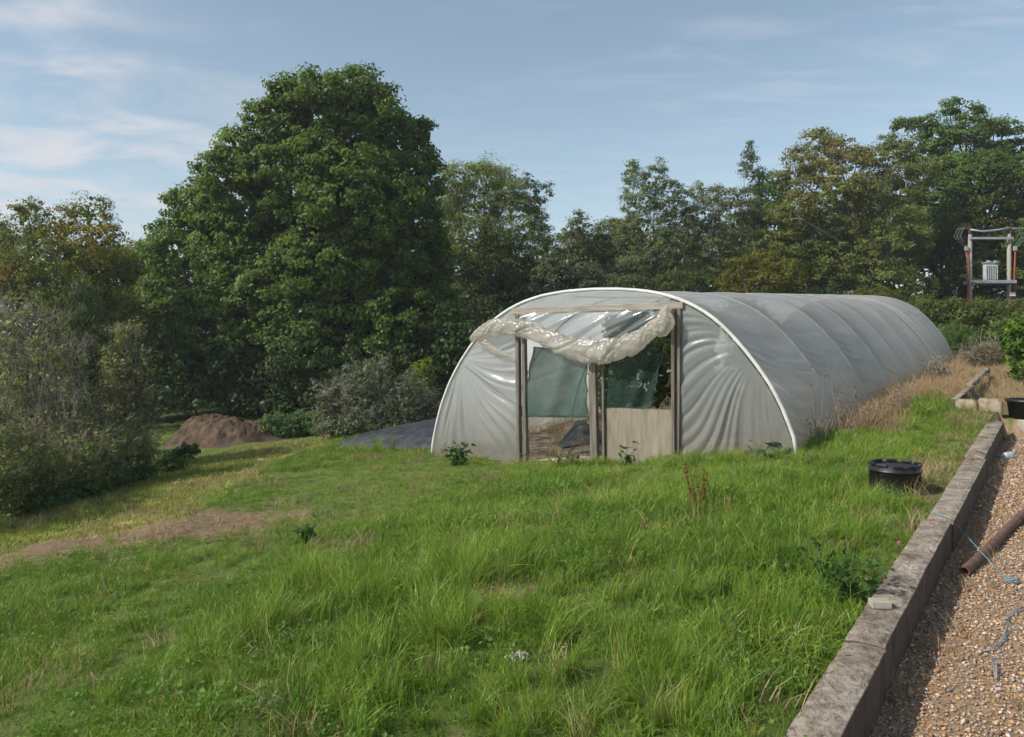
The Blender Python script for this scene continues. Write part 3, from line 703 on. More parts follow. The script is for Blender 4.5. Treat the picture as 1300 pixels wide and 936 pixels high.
# front end --------------------------------------------------------------
def vof(px):
    t = (px-650)/F; return (3.28-9.25*t)/(.82+.572*t)
def zof(px, py): return EYE-(py-HZ)/F*(9.25+.572*vof(px))
def FP(px, py, out_=0.):
    """point in the plane of the front end; out_ metres towards the viewer's side"""
    v_ = vof(px); x, y = xy(-out_, v_); return Vector((x, y, zof(px, py)))
idx_s = np.argsort(av)
def ztop(v_): return np.interp(v_, av[idx_s], az[idx_s])
def gline(v_): x, y = xy(0, v_); return height(x, y)-.10
def panel(name, v0, v1, zlo, zhi, fold, mat, n=110, m=110, base=.0, dirt=True):
    a = np.linspace(v0, v1, n)[:, None]+np.zeros((1, m)); t = np.linspace(0, 1, m)[None, :]
    lo = zlo(a); hi = zhi(a); z = lo+(hi-lo)*t
    o_ = base+fold(a, z, t)
    x, y = xy(-o_, a); g = height(x, y); gr = np.exp(-np.clip(z-g, 0, 9)/.34)
    return grid_obj(name, np.stack([x, y, z], -1), mat, TUN, True, np.stack([gr, gr, gr], -1).reshape(-1, 3))
vL = vof(662); vM = vof(754); vR = vof(860)
LINT_L = zof(655, 395); LINT_R = zof(864, 389)
def lint(v_): return np.interp(v_, [vR, vL], [LINT_R, LINT_L])
endL = thing  # (unused alias)
def foldR(a, z, t):
    cv, cz = vof(950), zof(950, 448)
    cv = cv-.25; cz = cz+.15
    th = np.arctan2(z-cz, a-cv)+.10*np.sin((a-z)*2.1)+.07*(nz1(a*2.2+z*1.1+4)-.5); r = np.hypot(z-cz, a-cv)
    A = np.clip((r-.45)/1.0, 0, 1)*np.clip((a-.12)*1.6, 0, 1)*(.55+.9*nz1(th*3.3+r*.7+20))
    f = np.abs(nz1(th*9.5+3+r*.3)-.5)*2*.62+nz1(th*21+9+r*.9)*.38
    edge = np.clip((ztop(a)-z)/.12, 0, 1)
    pin = np.clip((vR-a)/.10, 0, 1)
    return edge*(A*(f-.4)*.10*pin+(nz1(a*9+z*2)-.5)*.02*np.clip((.9-z)/.9, 0, 1))+.012
def foldL(a, z, t):
    cv, cz = vof(584), zof(584, 455)
    th = np.arctan2(z-cz, -(a-cv)+.0001); r = np.hypot(z-cz, a-cv)
    A = np.clip((r-.1)/.8, 0, 1)*np.clip((vof(552)-a-.0)*2, 0, 1)
    th = th+.08*np.sin(a*2.7+z*1.7); A = A*(.5+nz1(th*3.1+r*.8+50)); f = np.abs(nz1(th*9+31+r*.4)-.5)*2*.6+nz1(th*19+11-r)*.4
    edge = np.clip((ztop(a)-z)/.12, 0, 1); pin = np.clip((a-vL)/.15+.25, 0, 1)
    return edge*(A*(f-.4)*.055*pin+(nz1(a*5-z*1.0)-.5)*.012)+.012
hiR = lambda a: ztop(a)-.0
panel('end_film', .015, vR-.0, lambda a: np.minimum(gline(a), ztop(a)-.02), hiR, foldR, M_filmend, 150, 170)
panel('end_film', vL+.0, float(av.max())-.01, lambda a: np.minimum(gline(a), ztop(a)-.02), hiR, foldL, M_filmend, 130, 150)
panel('end_film', vR+.002, vL-.002, lambda a: lint(a)-.005, hiR, lambda a, z, t: .012+(nz1(a*4+z)-.5)*.012*np.sin(np.pi*t), M_filmend, 90, 20)
# film hanging behind the swag, below the lintel
def foldT(a, z, t):
    f = np.abs(nz1((a*1.6+z*2.6)*2.4+5)-.5)*2; g = nz1((a*.9+z*2.2)*7+40)
    return .02+(f*.10+g*.05)*np.sin(np.pi*np.clip(t*.85+.1, 0, 1))
o = panel('end_film', vR+.03, vL-.03, lambda a: np.interp(a, [vR, vof(765), vL], [zof(848, 420), zof(765, 446), zof(680, 425)]), lambda a: lint(a)-.0, foldT, M_filmclear, 150, 60)
tag(o, 'clear creased film hanging from the lintel')
# timber frame
FR = bpy.data.objects.new('door_frame', None)
fm = MB()
def plank(mb, p, q, w, d, nrm=None):
    p = Vector(p); q = Vector(q); az_ = (q-p).normalized(); ax_ = Vector((PLN[0], PLN[1], 0)); 
    if abs(az_.z) < .5: ax_ = Vector((0, 0, 1))
    ay_ = az_.cross(ax_).normalized(); ax_ = ay_.cross(az_).normalized()
    mb.box((p+q)/2, w, d, (q-p).length, ax_, ay_, az_)
mb = MB(); plank(mb, FP(652, 395.5, .03), FP(869, 388, .03), .085, .06); frame = mb.build('lintel', M_woodh, TUN, bevel=.006)
for (pa, pb, w, oo, nm) in [((666, 400), (669, 592), .055, .02, 'left_post'), ((660, 401), (662, 592), .055, .05, 'x'), ((754, 452), (757, 597), .105, .03, 'x'), ((864, 384), (862, 575), .05, .02, 'x'), ((857.5, 394), (858, 575), .045, .06, 'x')]:
    mb = MB(); plank(mb, FP(*pa, oo), FP(*pb, oo), w, .075); mb.build('post', M_wood, TUN, bevel=.006)
mb = MB(); plank(mb, FP(765, 452, -.02), FP(766, 594, -.02), .035, .05); mb.build('post', M_wood, TUN, bevel=.004)
# plywood lower panel of the right door
mb = MB()
ply = [FP(762.5, 518, -.035), FP(855, 521, -.035), FP(856, 590, -.035), FP(763, 598, -.035)]
bk = [p+Vector((AXN[0], AXN[1], 0))*.015 for p in ply]
mb.add(ply+bk, [(0, 1, 2, 3), (7, 6, 5, 4), (0, 4, 5, 1), (1, 5, 6, 2), (2, 6, 7, 3), (3, 7, 4, 0)]); pl_ = mb.build('plywood_panel', M_ply, TUN)
# nails and two knots on the board
mb = MB()
for q in ((797, 525), (830, 527), (803, 560)):
    c = FP(*q, -.028); mb.lathe(c, [(0.0, .0), (.008, 0)], 8)
# left half door rail
mb = MB(); plank(mb, FP(671, 528, .0), FP(748, 529.5, .0), .035, .04); mb.build('door_rail', M_woodh, TUN, bevel=.004)
# netting
def net(name, tl, tr_, br, bl_, fold, seed, out_, nm=None):
    n, m = 50, 50; a = np.linspace(0, 1, n)[:, None, None]; b_ = np.linspace(0, 1, m)[None, :, None]
    tl, tr_, br, bl_ = [np.array(FP(*p, out_)) for p in (tl, tr_, br, bl_)]
    p = (tl*(1-a)+tr_*a)*(1-b_)+(bl_*(1-a)+br*a)*b_
    w = (nz1(a[..., 0]*6+seed+b_[..., 0]*1.5)-.5)*fold
    p = p-np.array([AXN[0], AXN[1], 0])*w[..., None]
    scal = .03*np.abs(np.sin(b_[..., 0]*3*np.pi+.6))*(np.where(a[..., 0] > .97, -1, 0)+np.where(a[..., 0] < .03, 1, 0))
    p = p-np.array([PLN[0], PLN[1], 0])*scal[..., None]
    o = grid_obj(name, p, nm or M_net, TUN, True)
    mb = MB()
    for L_ in (p[0], p[-1], p[:, -1]): mb.tube([tuple(q) for q in L_[::3]], .006, 5)
    mb.build('hem', M_nethem, o)
    return o
net('netting', (680, 440), (749, 446), (751, 528), (661, 528), .08, 3, .055)
net('netting', (762, 450), (842, 434), (828, 518), (763, 518), .10, 8, -.07, M_net2)
# rolled-up film swag
def P3len(P): return float(np.linalg.norm(np.diff(P, axis=0), axis=1).sum())/2.6
def roll(name, pts, rads, out_, seed, flat=.8, n=90, smooth_k=220):
    P3 = np.array([FP(px, py, out_) for px, py in pts]); k = len(P3)
    tt = np.linspace(0, k-1, smooth_k); c = np.stack([np.interp(tt, range(k), P3[:, i]) for i in range(3)], -1); rr = np.interp(tt, range(k), rads)
    for _ in range(60): c[1:-1] = (c[:-2]+2*c[1:-1]+c[2:])/4; rr[1:-1] = (rr[:-2]+2*rr[1:-1]+rr[2:])/4
    tg = np.gradient(c, axis=0); tg /= np.linalg.norm(tg, axis=1)[:, None]; fw = -np.array([AXN[0], AXN[1], 0.])
    up = np.cross(tg, fw); up /= np.linalg.norm(up, axis=1)[:, None]
    th = np.linspace(0, 2*np.pi, n); T_, K_ = np.meshgrid(th, np.arange(smooth_k)*.41*P3len(P3), indexing='xy')
    def rd(a, b, sd): return np.abs(n2(a, b, sd)-.5)*2-.5
    cx, sx_ = np.cos(T_), np.sin(T_)
    q = K_*.22+20; wq = fbm(q*.6+cx*.5, sx_*.8+seed, 3, 2)*2.2
    dn = 1+.36*rd(q+cx*1.3+wq, sx_*1.5+q*.25+seed*3, 5)+.15*rd(q*1.7-cx*2.2+wq*1.6, sx_*2.6+seed*5, 6)+.045*rd(q*4.1+cx*3+wq, sx_*5+seed, 8)+.07*(np.clip(np.abs(nz1(K_*.62+.5*cx+seed)-.5)*7, 0, 1)-.8)+.14*(nz1(K_*.11+seed+9)-.5)
    r_ = rr[:, None]*dn
    p = c[:, None, :]+up[:, None, :]*(np.cos(T_)*r_)[..., None]+fw*(np.sin(T_)*r_*flat)[..., None]
    p[:, -1] = p[:, 0]
    g0 = np.zeros((smooth_k*n, 3)); return grid_obj(name, p, M_roll, TUN, True, g0)
sw = roll('rolled_film', [(606, 432), (616, 424), (634, 416), (658, 414), (684, 421), (708, 432), (735, 444), (762, 447), (790, 444), (815, 433), (834, 418), (846, 408)], [.04, .09, .12, .135, .125, .13, .16, .185, .16, .12, .10, .085], .15, 4, .62)
tag(sw, 'cream rolled up door film hanging in a swag')
sw2 = roll('rolled_film', [(840, 424), (846, 418), (851, 408), (852, 396), (856, 389)], [.07, .15, .13, .07, .04], .17, 11, .8)
tag(sw2, 'bunched end of the door film tied at the right post')
sw3 = roll('rolled_film', [(612, 425), (622, 436), (636, 446), (652, 452)], [.04, .07, .06, .02], .12, 17, .5)
tag(sw3, 'loose flap of the door film over the left end')
# far end film
def panel_back():
    n, m = 60, 30; a = np.linspace(.02, float(av.max())-.02, n)[:, None]+np.zeros((1, m)); t = np.linspace(0, 1, m)[None, :]
    z0 = np.full_like(a, -.9); z = z0+(ztop(a)-z0)*t; x, y = xy(16.0, a); 
    return grid_obj('end_film', np.stack([x, y, z+SLOPE*16], -1), M_filmend, TUN, True, np.zeros((n*m, 3)))
panel_back()

# ================================================================== SMALL THINGS
# ground sheet left of the tunnel
pts4 = [(452, 570), (505, 544), (600, 530), (552, 574)]
q = [np.array(G(*p)) for p in pts4]; q[2] = np.array(xy(4.8, 5.75)+(0,)); q[1] = np.array(xy(5.0, 8.3)+(0,)); q[0] = np.array(xy(.9, 8.6)+(0,)); q[3] = np.array(xy(.35, 5.62)+(0,))
n, m = 120, 70; a = np.linspace(0, 1, n)[:, None, None]; b_ = np.linspace(0, 1, m)[None, :, None]
p = (q[0]*(1-a)+q[1]*a)*(1-b_)+(q[3]*(1-a)+q[2]*a)*b_
x, y = p[..., 0], p[..., 1]; e = np.minimum(np.minimum(a, 1-a), np.minimum(b_, 1-b_))[..., 0]
p[..., 2] = height(x, y)+.07+.13*sstep(e/.10)+.02*np.sin(b_[..., 0]*62+a[..., 0]*3)+.035*(fbm(x*1.8, y*1.8, 33)-.5)
p[..., 2] = np.where(e < .001, p[..., 2]-.25, p[..., 2])
o = grid_obj('ground_sheet', p, M_weedcloth); tag(o, 'dark grey woven sheet spread on the ground left of the tunnel', 'ground sheet')
# crumpled sheet inside
g = G(722, 577); n, m = 50, 50; a, b_ = np.meshgrid(np.linspace(-1, 1, n), np.linspace(-1, 1, m), indexing='ij'); r = np.hypot(a, b_)
x = g.x+.28+a*.36+.12*(fbm(a*3, b_*3, 5)-.5); y = g.y+.9+b_*.4
z = height(x, y)+.02+np.clip(1-r, 0, 1)**.7*.36*(.35+1.1*np.abs(nz1((a*1.6+b_*2.2)*2.1+7)-.5)*2)+.06*(fbm(a*6, b_*6, 8)-.4)*np.clip(1.3-r, 0, 1)
o = grid_obj('crumpled_sheet', np.stack([x, y, z], -1), M_darkcloth, None, False); tag(o, 'crumpled black plastic sheet heaped on the soil inside the doorway', 'plastic sheet')
g = G(700, 583); o = None
# upturned black tub in the grass
g = G(1136, 623); tub = thing('plastic_tub', 'upturned black plastic tub half sunk in the long grass', 'tub'); tub['base'] = tuple(g)
rt = .215; zt_ = P(0, 588, g.y+.1).z-g.z
mb = MB(); mb.lathe(g, [(rt*1.0, -.1), (rt*1.02, .02), (rt*1.01, zt_-.05), (rt*1.05, zt_-.048), (rt*1.05, zt_-.035), (rt*1.0, zt_-.03), (rt*.985, zt_), (rt*.95, zt_+.002), (rt*.93, zt_-.010), (rt*.45, zt_-.006), (0.001, zt_-.004)], 40)
mb.build('body', M_black, tub, True)
mb = MB()
for k in range(10):
    t = 2*math.pi*k/10; mb.box(g+Vector((math.cos(t)*rt*.965, math.sin(t)*rt*.965, zt_+.012)), .03, .085, .022, (math.cos(t), math.sin(t), 0), (-math.sin(t), math.cos(t), 0))
mb.build('rim', M_black, tub, bevel=.004)
mb = MB(); mb.tube([g+Vector((math.cos(t)*rt*.5, math.sin(t)*rt*.5, zt_-.012)) for t in np.linspace(0, 6.283, 25)], .007, 6, False); mb.build('base_ring', M_black, tub, True)
# offcut lying on the beam
def on_beam(px, py):
    t = (px-650)/F; s = (py-HZ)/F; Y = 2.5
    while True:
        u_, v_ = uv(t*Y, Y)
        if EYE-s*Y <= beam_top(u_): return Vector((t*Y, Y, beam_top(u_)))
        Y += .005
c = on_beam(1117, 772)+Vector((0, 0, .024))
mb = MB(); mb.box((0, 0, 0), .10, .075, .036); o = mb.build('wood_offcut', simple('offcut_wood', (.30, .26, .21), (.42, .37, .31), 12, .8, .3, 40, stretch=(1, 8, 8)), bevel=.003); o.location = c; o.rotation_euler[2] = -.1
tag(o, 'small pale wooden offcut lying on the nearest beam', 'offcut')
# stake in the grass against the beam
g = on_beam(1121, 735); mb = MB(); mb.tube([Vector((g.x-.07, g.y+.02, g.z-.3)), Vector((g.x-.075, g.y+.02, g.z-.005))], [.022, .020], 7); o = mb.build('wooden_stake', M_wood)
tag(o, 'short wooden stake driven in the grass against the left edge of the beam', 'stake')
# rusty pipe
p0 = G(1224, 733); p1 = G(1330, 628); 
rust = simple('rusty_metal', (.10, .055, .04), (.20, .115, .085), 14, .75, .4, 50)
mb = MB(); z_ = .035
pth = [p0+(p1-p0)*t for t in np.linspace(0, 1, 8)]; pth = [Vector((q.x+.01*math.sin(i*1.3), q.y, H(q.x, q.y)+.034)) for i, q in enumerate(pth)]
dr = (pth[0]-pth[1]).normalized()
mb.tube(pth, .034, 16, False); mb.tube([pth[0], pth[0]-dr*.25], .027, 16, False)
# annular lip
a = dr.orthogonal().normalized(); b_ = dr.cross(a); vs = [pth[0]+(a*math.cos(t)+b_*math.sin(t))*r for r in (.034, .027) for t in [2*math.pi*k/16 for k in range(16)]]
mb.add(vs, [(k, (k+1) % 16, 16+(k+1) % 16, 16+k) for k in range(16)])
o = mb.build('metal_pipe', rust, None, True); tag(o, 'rusty brown pipe lying across the gravel', 'pipe')
# twine
M_twine = simple('blue_twine', (.12, .28, .32), (.22, .40, .44), 40, .7, .2); M_rag = simple('grey_blue_strands', (.18, .22, .26), (.30, .34, .38), 40, .7, .2)
mb = MB(); a0 = on_beam(1180, 650)+Vector((0, 0, .012)); a1 = on_beam(1204, 659)+Vector((.004, 0, .012))
g1 = G(1222, 688); g2 = G(1243, 712); g3 = G(1270, 733); g4 = G(1287, 741)
mb.tube([a0, a1, a1+Vector((.02, -.01, -.02)), g1+Vector((-.02, 0, .10)), g2+Vector((0, 0, .075)), g3+Vector((0, 0, .02)), g4+Vector((0, 0, .015))], .0028, 6)
ex = [g4+Vector((R.normal()*.025, R.normal()*.025, .015+abs(R.normal())*.012)) for _ in range(26)]; mb.tube(ex, .003, 5)
o = mb.build('twine', M_twine, None, True); tag(o, 'blue twine trailing from the second beam over the pipe and gravel', 'twine')
for k, (pp, l) in enumerate([([(1279, 790), (1280, 802), (1276, 815), (1262, 827), (1250, 832)], 'frayed grey blue strand curling on the open gravel'),
                             ([(1256, 838), (1264, 850), (1266, 866)], 'shorter frayed strand at the lower edge of the gravel'),
                             ([(1300, 775), (1286, 780), (1276, 790)], 'grey blue strand running off towards the right on the gravel')]):
    gp = [G(*q) for q in pp]; mb = MB()
    for s_ in range(3):
        mb.tube([q+Vector((R.normal()*.006, R.normal()*.01, .014+R.random()*.008)) for q in gp], .0021, 5)
    o = mb.build('frayed_strand', M_rag, None, True); tag(o, l, 'strand')
# clear plastic bottle
g = G(1282, 584); m_pet, nt, out = newmat('clear_plastic')
b = N(nt, 'ShaderNodeBsdfPrincipled', Roughness=.12); b.inputs['Base Color'].default_value = (.75, .85, .9, 1); tr = N(nt, 'ShaderNodeBsdfTransparent'); mx = N(nt, 'ShaderNodeMixShader', Fac=.45)
lnk(nt, b.outputs[0], mx.inputs[1]); lnk(nt, tr.outputs[0], mx.inputs[2]); lnk(nt, mx.outputs[0], out.inputs[0])
bt = thing('plastic_bottle', 'crushed clear plastic bottle lying on the gravel near the pot', 'bottle')
mb = MB(); mb.lathe((0, 0, 0), [(.001, 0), (.036, .002), (.040, .02), (.037, .05), (.041, .07), (.036, .10), (.040, .13), (.036, .155), (.016, .185), (.015, .20)], 18); o = mb.build('body', m_pet, bt, True)
mb = MB(); mb.lathe((0, 0, 0), [(.017, .195), (.017, .213), (.001, .214)], 14); mb.build('cap', simple('blue_cap', (.2, .3, .4), (.25, .36, .45), 5, .5, 0), bt, True)
bt.location = g+Vector((-.07, 0, .042)); bt.rotation_euler = (0, math.radians(88), .5)
# potted plant
a_ = xy(3.75, -2.16); gp_ = Vector((a_[0], a_[1], H(*a_)-.01)); pot = thing('potted_plant', 'leafy green shrub in a black pot beside the stone blocks', 'plant'); pot['base'] = tuple(gp_)
mb = MB(); hp = P(0, 507, gp_.y).z-gp_.z
mb.lathe(gp_, [(.001, 0), (.23, 0), (.265, hp-.04), (.28, hp-.04), (.282, hp), (.265, hp), (.255, hp-.05), (.001, hp-.06)], 32); mb.build('pot', M_black, pot, True)
mb = MB(); st_ = []
for k in range(5):
    e_ = gp_+Vector((R.normal()*.16, R.normal()*.14, hp+.75+R.random()*.25)); mb.tube(bent(gp_+Vector((R.normal()*.03, 0, hp-.06)), e_, 6, .04), [.016, .014, .012, .010, .008, .006, .004], 6)
mb.build('stem', M_bark, pot, True)
Lp = [((gp_.x+dx, gp_.y+dy, gp_.z+dz), r, r, rz) for dx, dy, dz, r, rz in [(0, 0, hp+.42, .24, .25), (-.12, 0, hp+.72, .21, .22), (.1, .05, hp+.80, .24, .22), (.02, 0, hp+.98, .22, .18), (.25, 0, hp+.6, .22, .25), (-.2, -.05, hp+.95, .13, .15)]]
V, C, _ = cloud(Lp, 60, 20, .085, .085, .036, BRIGHT, .9, .35, fill=.8, fl=.08); leaf_obj('foliage', V, C, pot)

for k_, (v0_, l_) in enumerate([(-2.04, 'pale concrete slab edge under the black plant pot'), (-2.66, 'next concrete slab edge to the right of the pot')]):
    mb = MB(); a_ = xy(3.44, v0_-.30); mb.box((a_[0], a_[1], .27), .60, .07, .29, (PLN[0], PLN[1], 0), (AXN[0], AXN[1], 0))
    o = mb.build('concrete_slab', simple('pale_concrete', (.26, .24, .20), (.42, .39, .34), 9, .9, .4), None, False, .008); tag(o, l_, 'concrete slab', 'slabs holding the terrace')
# soil mound ---------------------------------------------------------------
g = G(268, 566)
n, m = 120, 90; a, b_ = np.meshgrid(np.linspace(-1.7, 2.3, n), np.linspace(-1.6, 1.6, m), indexing='ij')
hh = .80*np.exp(-(((a+.25)/.72)**2+((b_)/.8)**2)**1.7)+.42*np.exp(-(((a-.75)/.55)**2+((b_+.25)/.5)**2)**1.6)+.42*np.exp(-(((a+.95)/.5)**2+(b_/.5)**2))+.34*np.exp(-(((a-.3)/.5)**2+((b_+.7)/.4)**2))+.15*np.exp(-(((a-1.5)/.5)**2+((b_+.1)/.5)**2))
x = g.x+a*.95; y = g.y+.9+b_
lump = (fbm(a*3+.4*b_, b_*3+a*2, 14, 5)-.47); ridges = np.abs(nz1((a*1.3+b_*.8)*5.2+2+lump)-.5)
rid2 = np.abs(nz1((a*.5-b_*1.1)*4.1+9+lump*1.2)-.5)
sm2 = fbm(a*1.9+b_*.5, b_*1.9, 16, 3)-.45
hm = hh*(.95+.4*sm2)+np.clip(hh*2, 0, 1)*(sm2*.20-ridges*.04); hm = .74*np.tanh(hm/.62)
z = height(x, y)-.06+hm+(np.abs(fbm(a*7, b_*7, 15, 4)-.47)*-.22+.03+(fbm(a*19, b_*19, 18, 2)-.4)*.06)*np.clip(hh*3, 0, 1)
m_md = simple('dug_soil', (.052, .037, .026), (.14, .098, .068), 3.5, .95, .9, 26, spec=.1, bd=.03)
o = grid_obj('soil_mound', np.stack([x, y, z], -1), m_md, None, True); tag(o, 'heap of reddish brown soil at the end of the mown path', 'soil heap')

# transformer on an H pole ---------------------------------------------------
YP = 36.0
hp_ = thing('pole_transformer', 'grey transformer on a platform between two timber poles behind the hedge', 'transformer')
gx0, gx1 = P(1231.5, 0, YP).x, P(1281, 0, YP).x; gzp = H((gx0+gx1)/2, YP); hp_['base'] = ((gx0+gx1)/2, YP, gzp)
def zP(py): return P(0, py, YP).z
M_pole = simple('grey_pole', (.24, .21, .18), (.36, .32, .28), 3, .85, .3, stretch=(6, 6, .5)); M_steel = simple('grey_steel', (.30, .33, .35), (.42, .45, .47), 6, .5, .1, metallic=.2)
M_conduit = simple('red_conduit', (.26, .045, .025), (.36, .07, .04), 5, .5, .1); M_ins = simple('brown_insulator', (.09, .03, .02), (.14, .05, .035), 5, .3, 0); M_wire = simple('green_wire', (.13, .18, .16), (.22, .27, .25), 5, .6, 0)
M_tank = simple('transformer_grey', (.36, .39, .38), (.46, .49, .48), 3, .5, .1); M_wht = simple('white_plate', (.7, .7, .68), (.8, .8, .78), 3, .5, 0)
for xx in (gx0, gx1):
    mb = MB(); mb.tube([(xx, YP, gzp-.3), (xx, YP, zP(297))], [.105, .085], 12); mb.build('pole', M_pole, hp_, True)
for py, r in ((303, .055),):
    mb = MB(); mb.box(((gx0+gx1)/2, YP-.14, zP(py)), gx1-gx0+.2, .08, .10); mb.build('crossbar', M_steel, hp_)
mb = MB(); mb.tube([(gx0-.05, YP-.1, zP(292)), (gx0+.5, YP-.12, zP(294.5)), (gx0+1.2, YP-.12, zP(292.5)), (gx1, YP-.1, zP(289.5))], .045, 8); mb.build('top_cable', M_steel, hp_, True)
for j in range(2):
    mb = MB(); mb.tube([(gx1, YP-.1+j*.3, zP(290)), (gx1+3, YP-.5, zP(291)), (gx1+14, YP-2, zP(282)), (gx1+30, YP-5, zP(240))], .014, 5); mb.build('overhead_wire', M_wire, hp_, True)
mb = MB(); mb.box(((gx0+gx1)/2, YP, zP(358.5)), gx1-gx0+.15, .9, .14); mb.build('platform', M_steel, hp_, bevel=.01)
mb = MB(); tx0, tx1 = P(1248, 0, YP).x, P(1263.5, 0, YP).x; tcx = (tx0+tx1)/2; z0, z1 = zP(356.5), zP(334.5)
mb.box((tcx, YP, (z0+z1)/2), tx1-tx0-.12, .26, z1-z0); tk = mb.build('tank', M_tank, hp_, bevel=.01)
mb = MB()
for k in range(6): mb.box((tx0+.03+k*(tx1-tx0-.06)/5, YP-.17, (z0+z1)/2-.02), .035, .10, z1-z0-.12)
mb.build('cooling_fin', M_tank, tk)
mb = MB()
for k in (0, 1): mb.tube([(tx0+.12+k*.3, YP-.1, z1), (tx0+.14+k*.3, YP-.12, z1+.09), (tx0+.36+k*.3, YP-.14, z1+.04)], [.05, .045, .03], 7)
mb.build('bushing', M_steel, tk, True)
mb = MB(); mb.box((tcx, YP, z1+.015), tx1-tx0, .34, .03); mb.build('lid', M_tank, tk)
for xx, sg in ((gx0, -1), (gx1, 1)):
    mb = MB(); mb.tube([(xx+sg*.22, YP-.1, zP(320)), (xx+sg*.17, YP-.12, zP(345)), (xx+sg*.15, YP-.12, gzp)], .036, 8); mb.build('conduit', M_conduit, hp_, True)
    mb = MB(); mb.lathe((xx+sg*.04, YP-.05, zP(297)), [(.05, 0), (.09, .03), (.05, .06), (.09, .10), (.05, .14), (.09, .18), (.05, .22), (.04, .27)], 10); mb.build('insulator', M_ins, hp_, True)
    mb = MB(); mb.box((xx+sg*.22, YP-.1, zP(316)), .17, .08, .20); mb.build('cable_sealing_end', M_steel, hp_, bevel=.02)
    mb = MB()
    for j in range(3):
        e0 = Vector((xx+sg*.05, YP-.1, zP(290))); e1 = Vector((xx+sg*(.17+.08*j), YP-.1, zP(314)))
        mb.tube([e0, e0+Vector((sg*(.3+.12*j), 0, -.02)), e0.lerp(e1, .5)+Vector((sg*(.40+.1*j), 0, .05)), e1], .014, 5)
    mb.build('wire', M_wire, hp_, True)
mb = MB(); mb.box((gx1+.03, YP-.2, zP(374)), .26, .03, .16); mb.build('warning_plate', M_wht, hp_)

# ================================================================== LIVING THINGS NEAR
def stems_mesh(mb, base, n, h, spread, r, bend=.12, k=4):
    tips = []
    for i in range(n):
        a = R.uniform(0, 6.283); s = spread*math.sqrt(R.random()); hh_ = h*R.uniform(.6, 1.1)
        b0 = Vector(base)+Vector((math.cos(a)*s*.15, math.sin(a)*s*.15, -.03)); e_ = Vector(base)+Vector((math.cos(a)*s, math.sin(a)*s, hh_))
        p = bent(b0, e_, k, bend*.4); mb.tube(p, [r*(1-.7*j/k) for j in range(k+1)], 5, False); tips.append(p)
    return tips
def weed(name, label, cat, g, h, spread, nst, L, W, pal, nleaf, group=None, stemmat=None, top=False, r=.004, droop=0):
    root = thing(name, label, cat, group=group); root['base'] = tuple(g); mb = MB(); tips = stems_mesh(mb, g, nst, h, spread, r); mb.build('stem', stemmat or M_twig, root, True)
    c = []; o_ = []
    for p in tips:
        for j in range(nleaf):
            t = R.uniform(.15, 1) if not top else R.uniform(.72, 1.05); q = p[0].lerp(p[-1], min(t, 1)) if t >= .99 else p[int(t*(len(p)-1))].lerp(p[min(int(t*(len(p)-1))+1, len(p)-1)], t*(len(p)-1) % 1)
            d = R.normal(size=3); d /= np.linalg.norm(d); c.append(np.array(q)+d*L*.5); o_.append(d)
    c = np.array(c); o_ = np.array(o_); pal = np.array(pal); col = pal[R.integers(0, len(pal), len(c))]*R.uniform(.8, 1.2, (len(c), 1))
    V, C = leaf_quads(c, o_, L, W, col, droop); leaf_obj('leaf' if cat != 'flower' else 'petal', V, C, root)['kind'] = 'stuff'
    return root
M_redstem = simple('red_stem', (.16, .05, .03), (.25, .09, .05), 20, .8, 0)
M_greenstem = simple('green_stem', (.07, .12, .03), (.12, .18, .05), 20, .8, 0)
weed('dock_plant', 'dead dock plant with dark red upright stems in the green grass', 'weed', G(887, 648), .42, .17, 9, .022, .014, [(.17, .05, .03), (.13, .04, .025), (.22, .08, .045)], 26, None, M_redstem)
weed('leafy_weed', 'bushy dark green weed against the left panel of the tunnel', 'weed', G(582, 592), .34, .22, 14, .09, .045, [(.05, .11, .03), (.06, .13, .03)], 10, None, M_greenstem)
weed('leafy_weed', 'low green weed at the foot of the plywood panel', 'weed', G(795, 590)+Vector((0, -.1, 0)), .26, .12, 8, .10, .03, [(.05, .11, .03), (.08, .15, .03)], 8, None, M_greenstem)
weed('leafy_weed', 'pale yellow green weeds growing in the open doorway', 'weed', G(712, 594), .24, .30, 12, .06, .03, [(.14, .18, .05), (.20, .20, .08), (.09, .13, .04)], 9, None, M_greenstem)
weed('leafy_weed', 'greyish broad leaved weed in the grass before the right corner hoop', 'weed', G(966, 583), .13, .28, 8, .16, .075, [(.07, .12, .075), (.09, .14, .09)], 5, None, M_greenstem)
weed('leafy_weed', 'spreading dark leafy weed beside the nearest beam', 'weed', G(1065, 760), .30, .36, 22, .05, .03, [(.05, .11, .025), (.07, .14, .03)], 14, None, M_greenstem)
weed('leafy_weed', 'broad leaved plantain in the short grass below the bare patch', 'weed', G(385, 690), .14, .14, 6, .13, .05, [(.05, .12, .03)], 5, None, M_greenstem)
M_flower = simple('off_white_flower', (.62, .60, .50), (.78, .76, .68), 60, .9, .6, 120)
M_seed = simple('grey_seed_head', (.48, .42, .36), (.62, .56, .50), 60, .9, .6, 120)
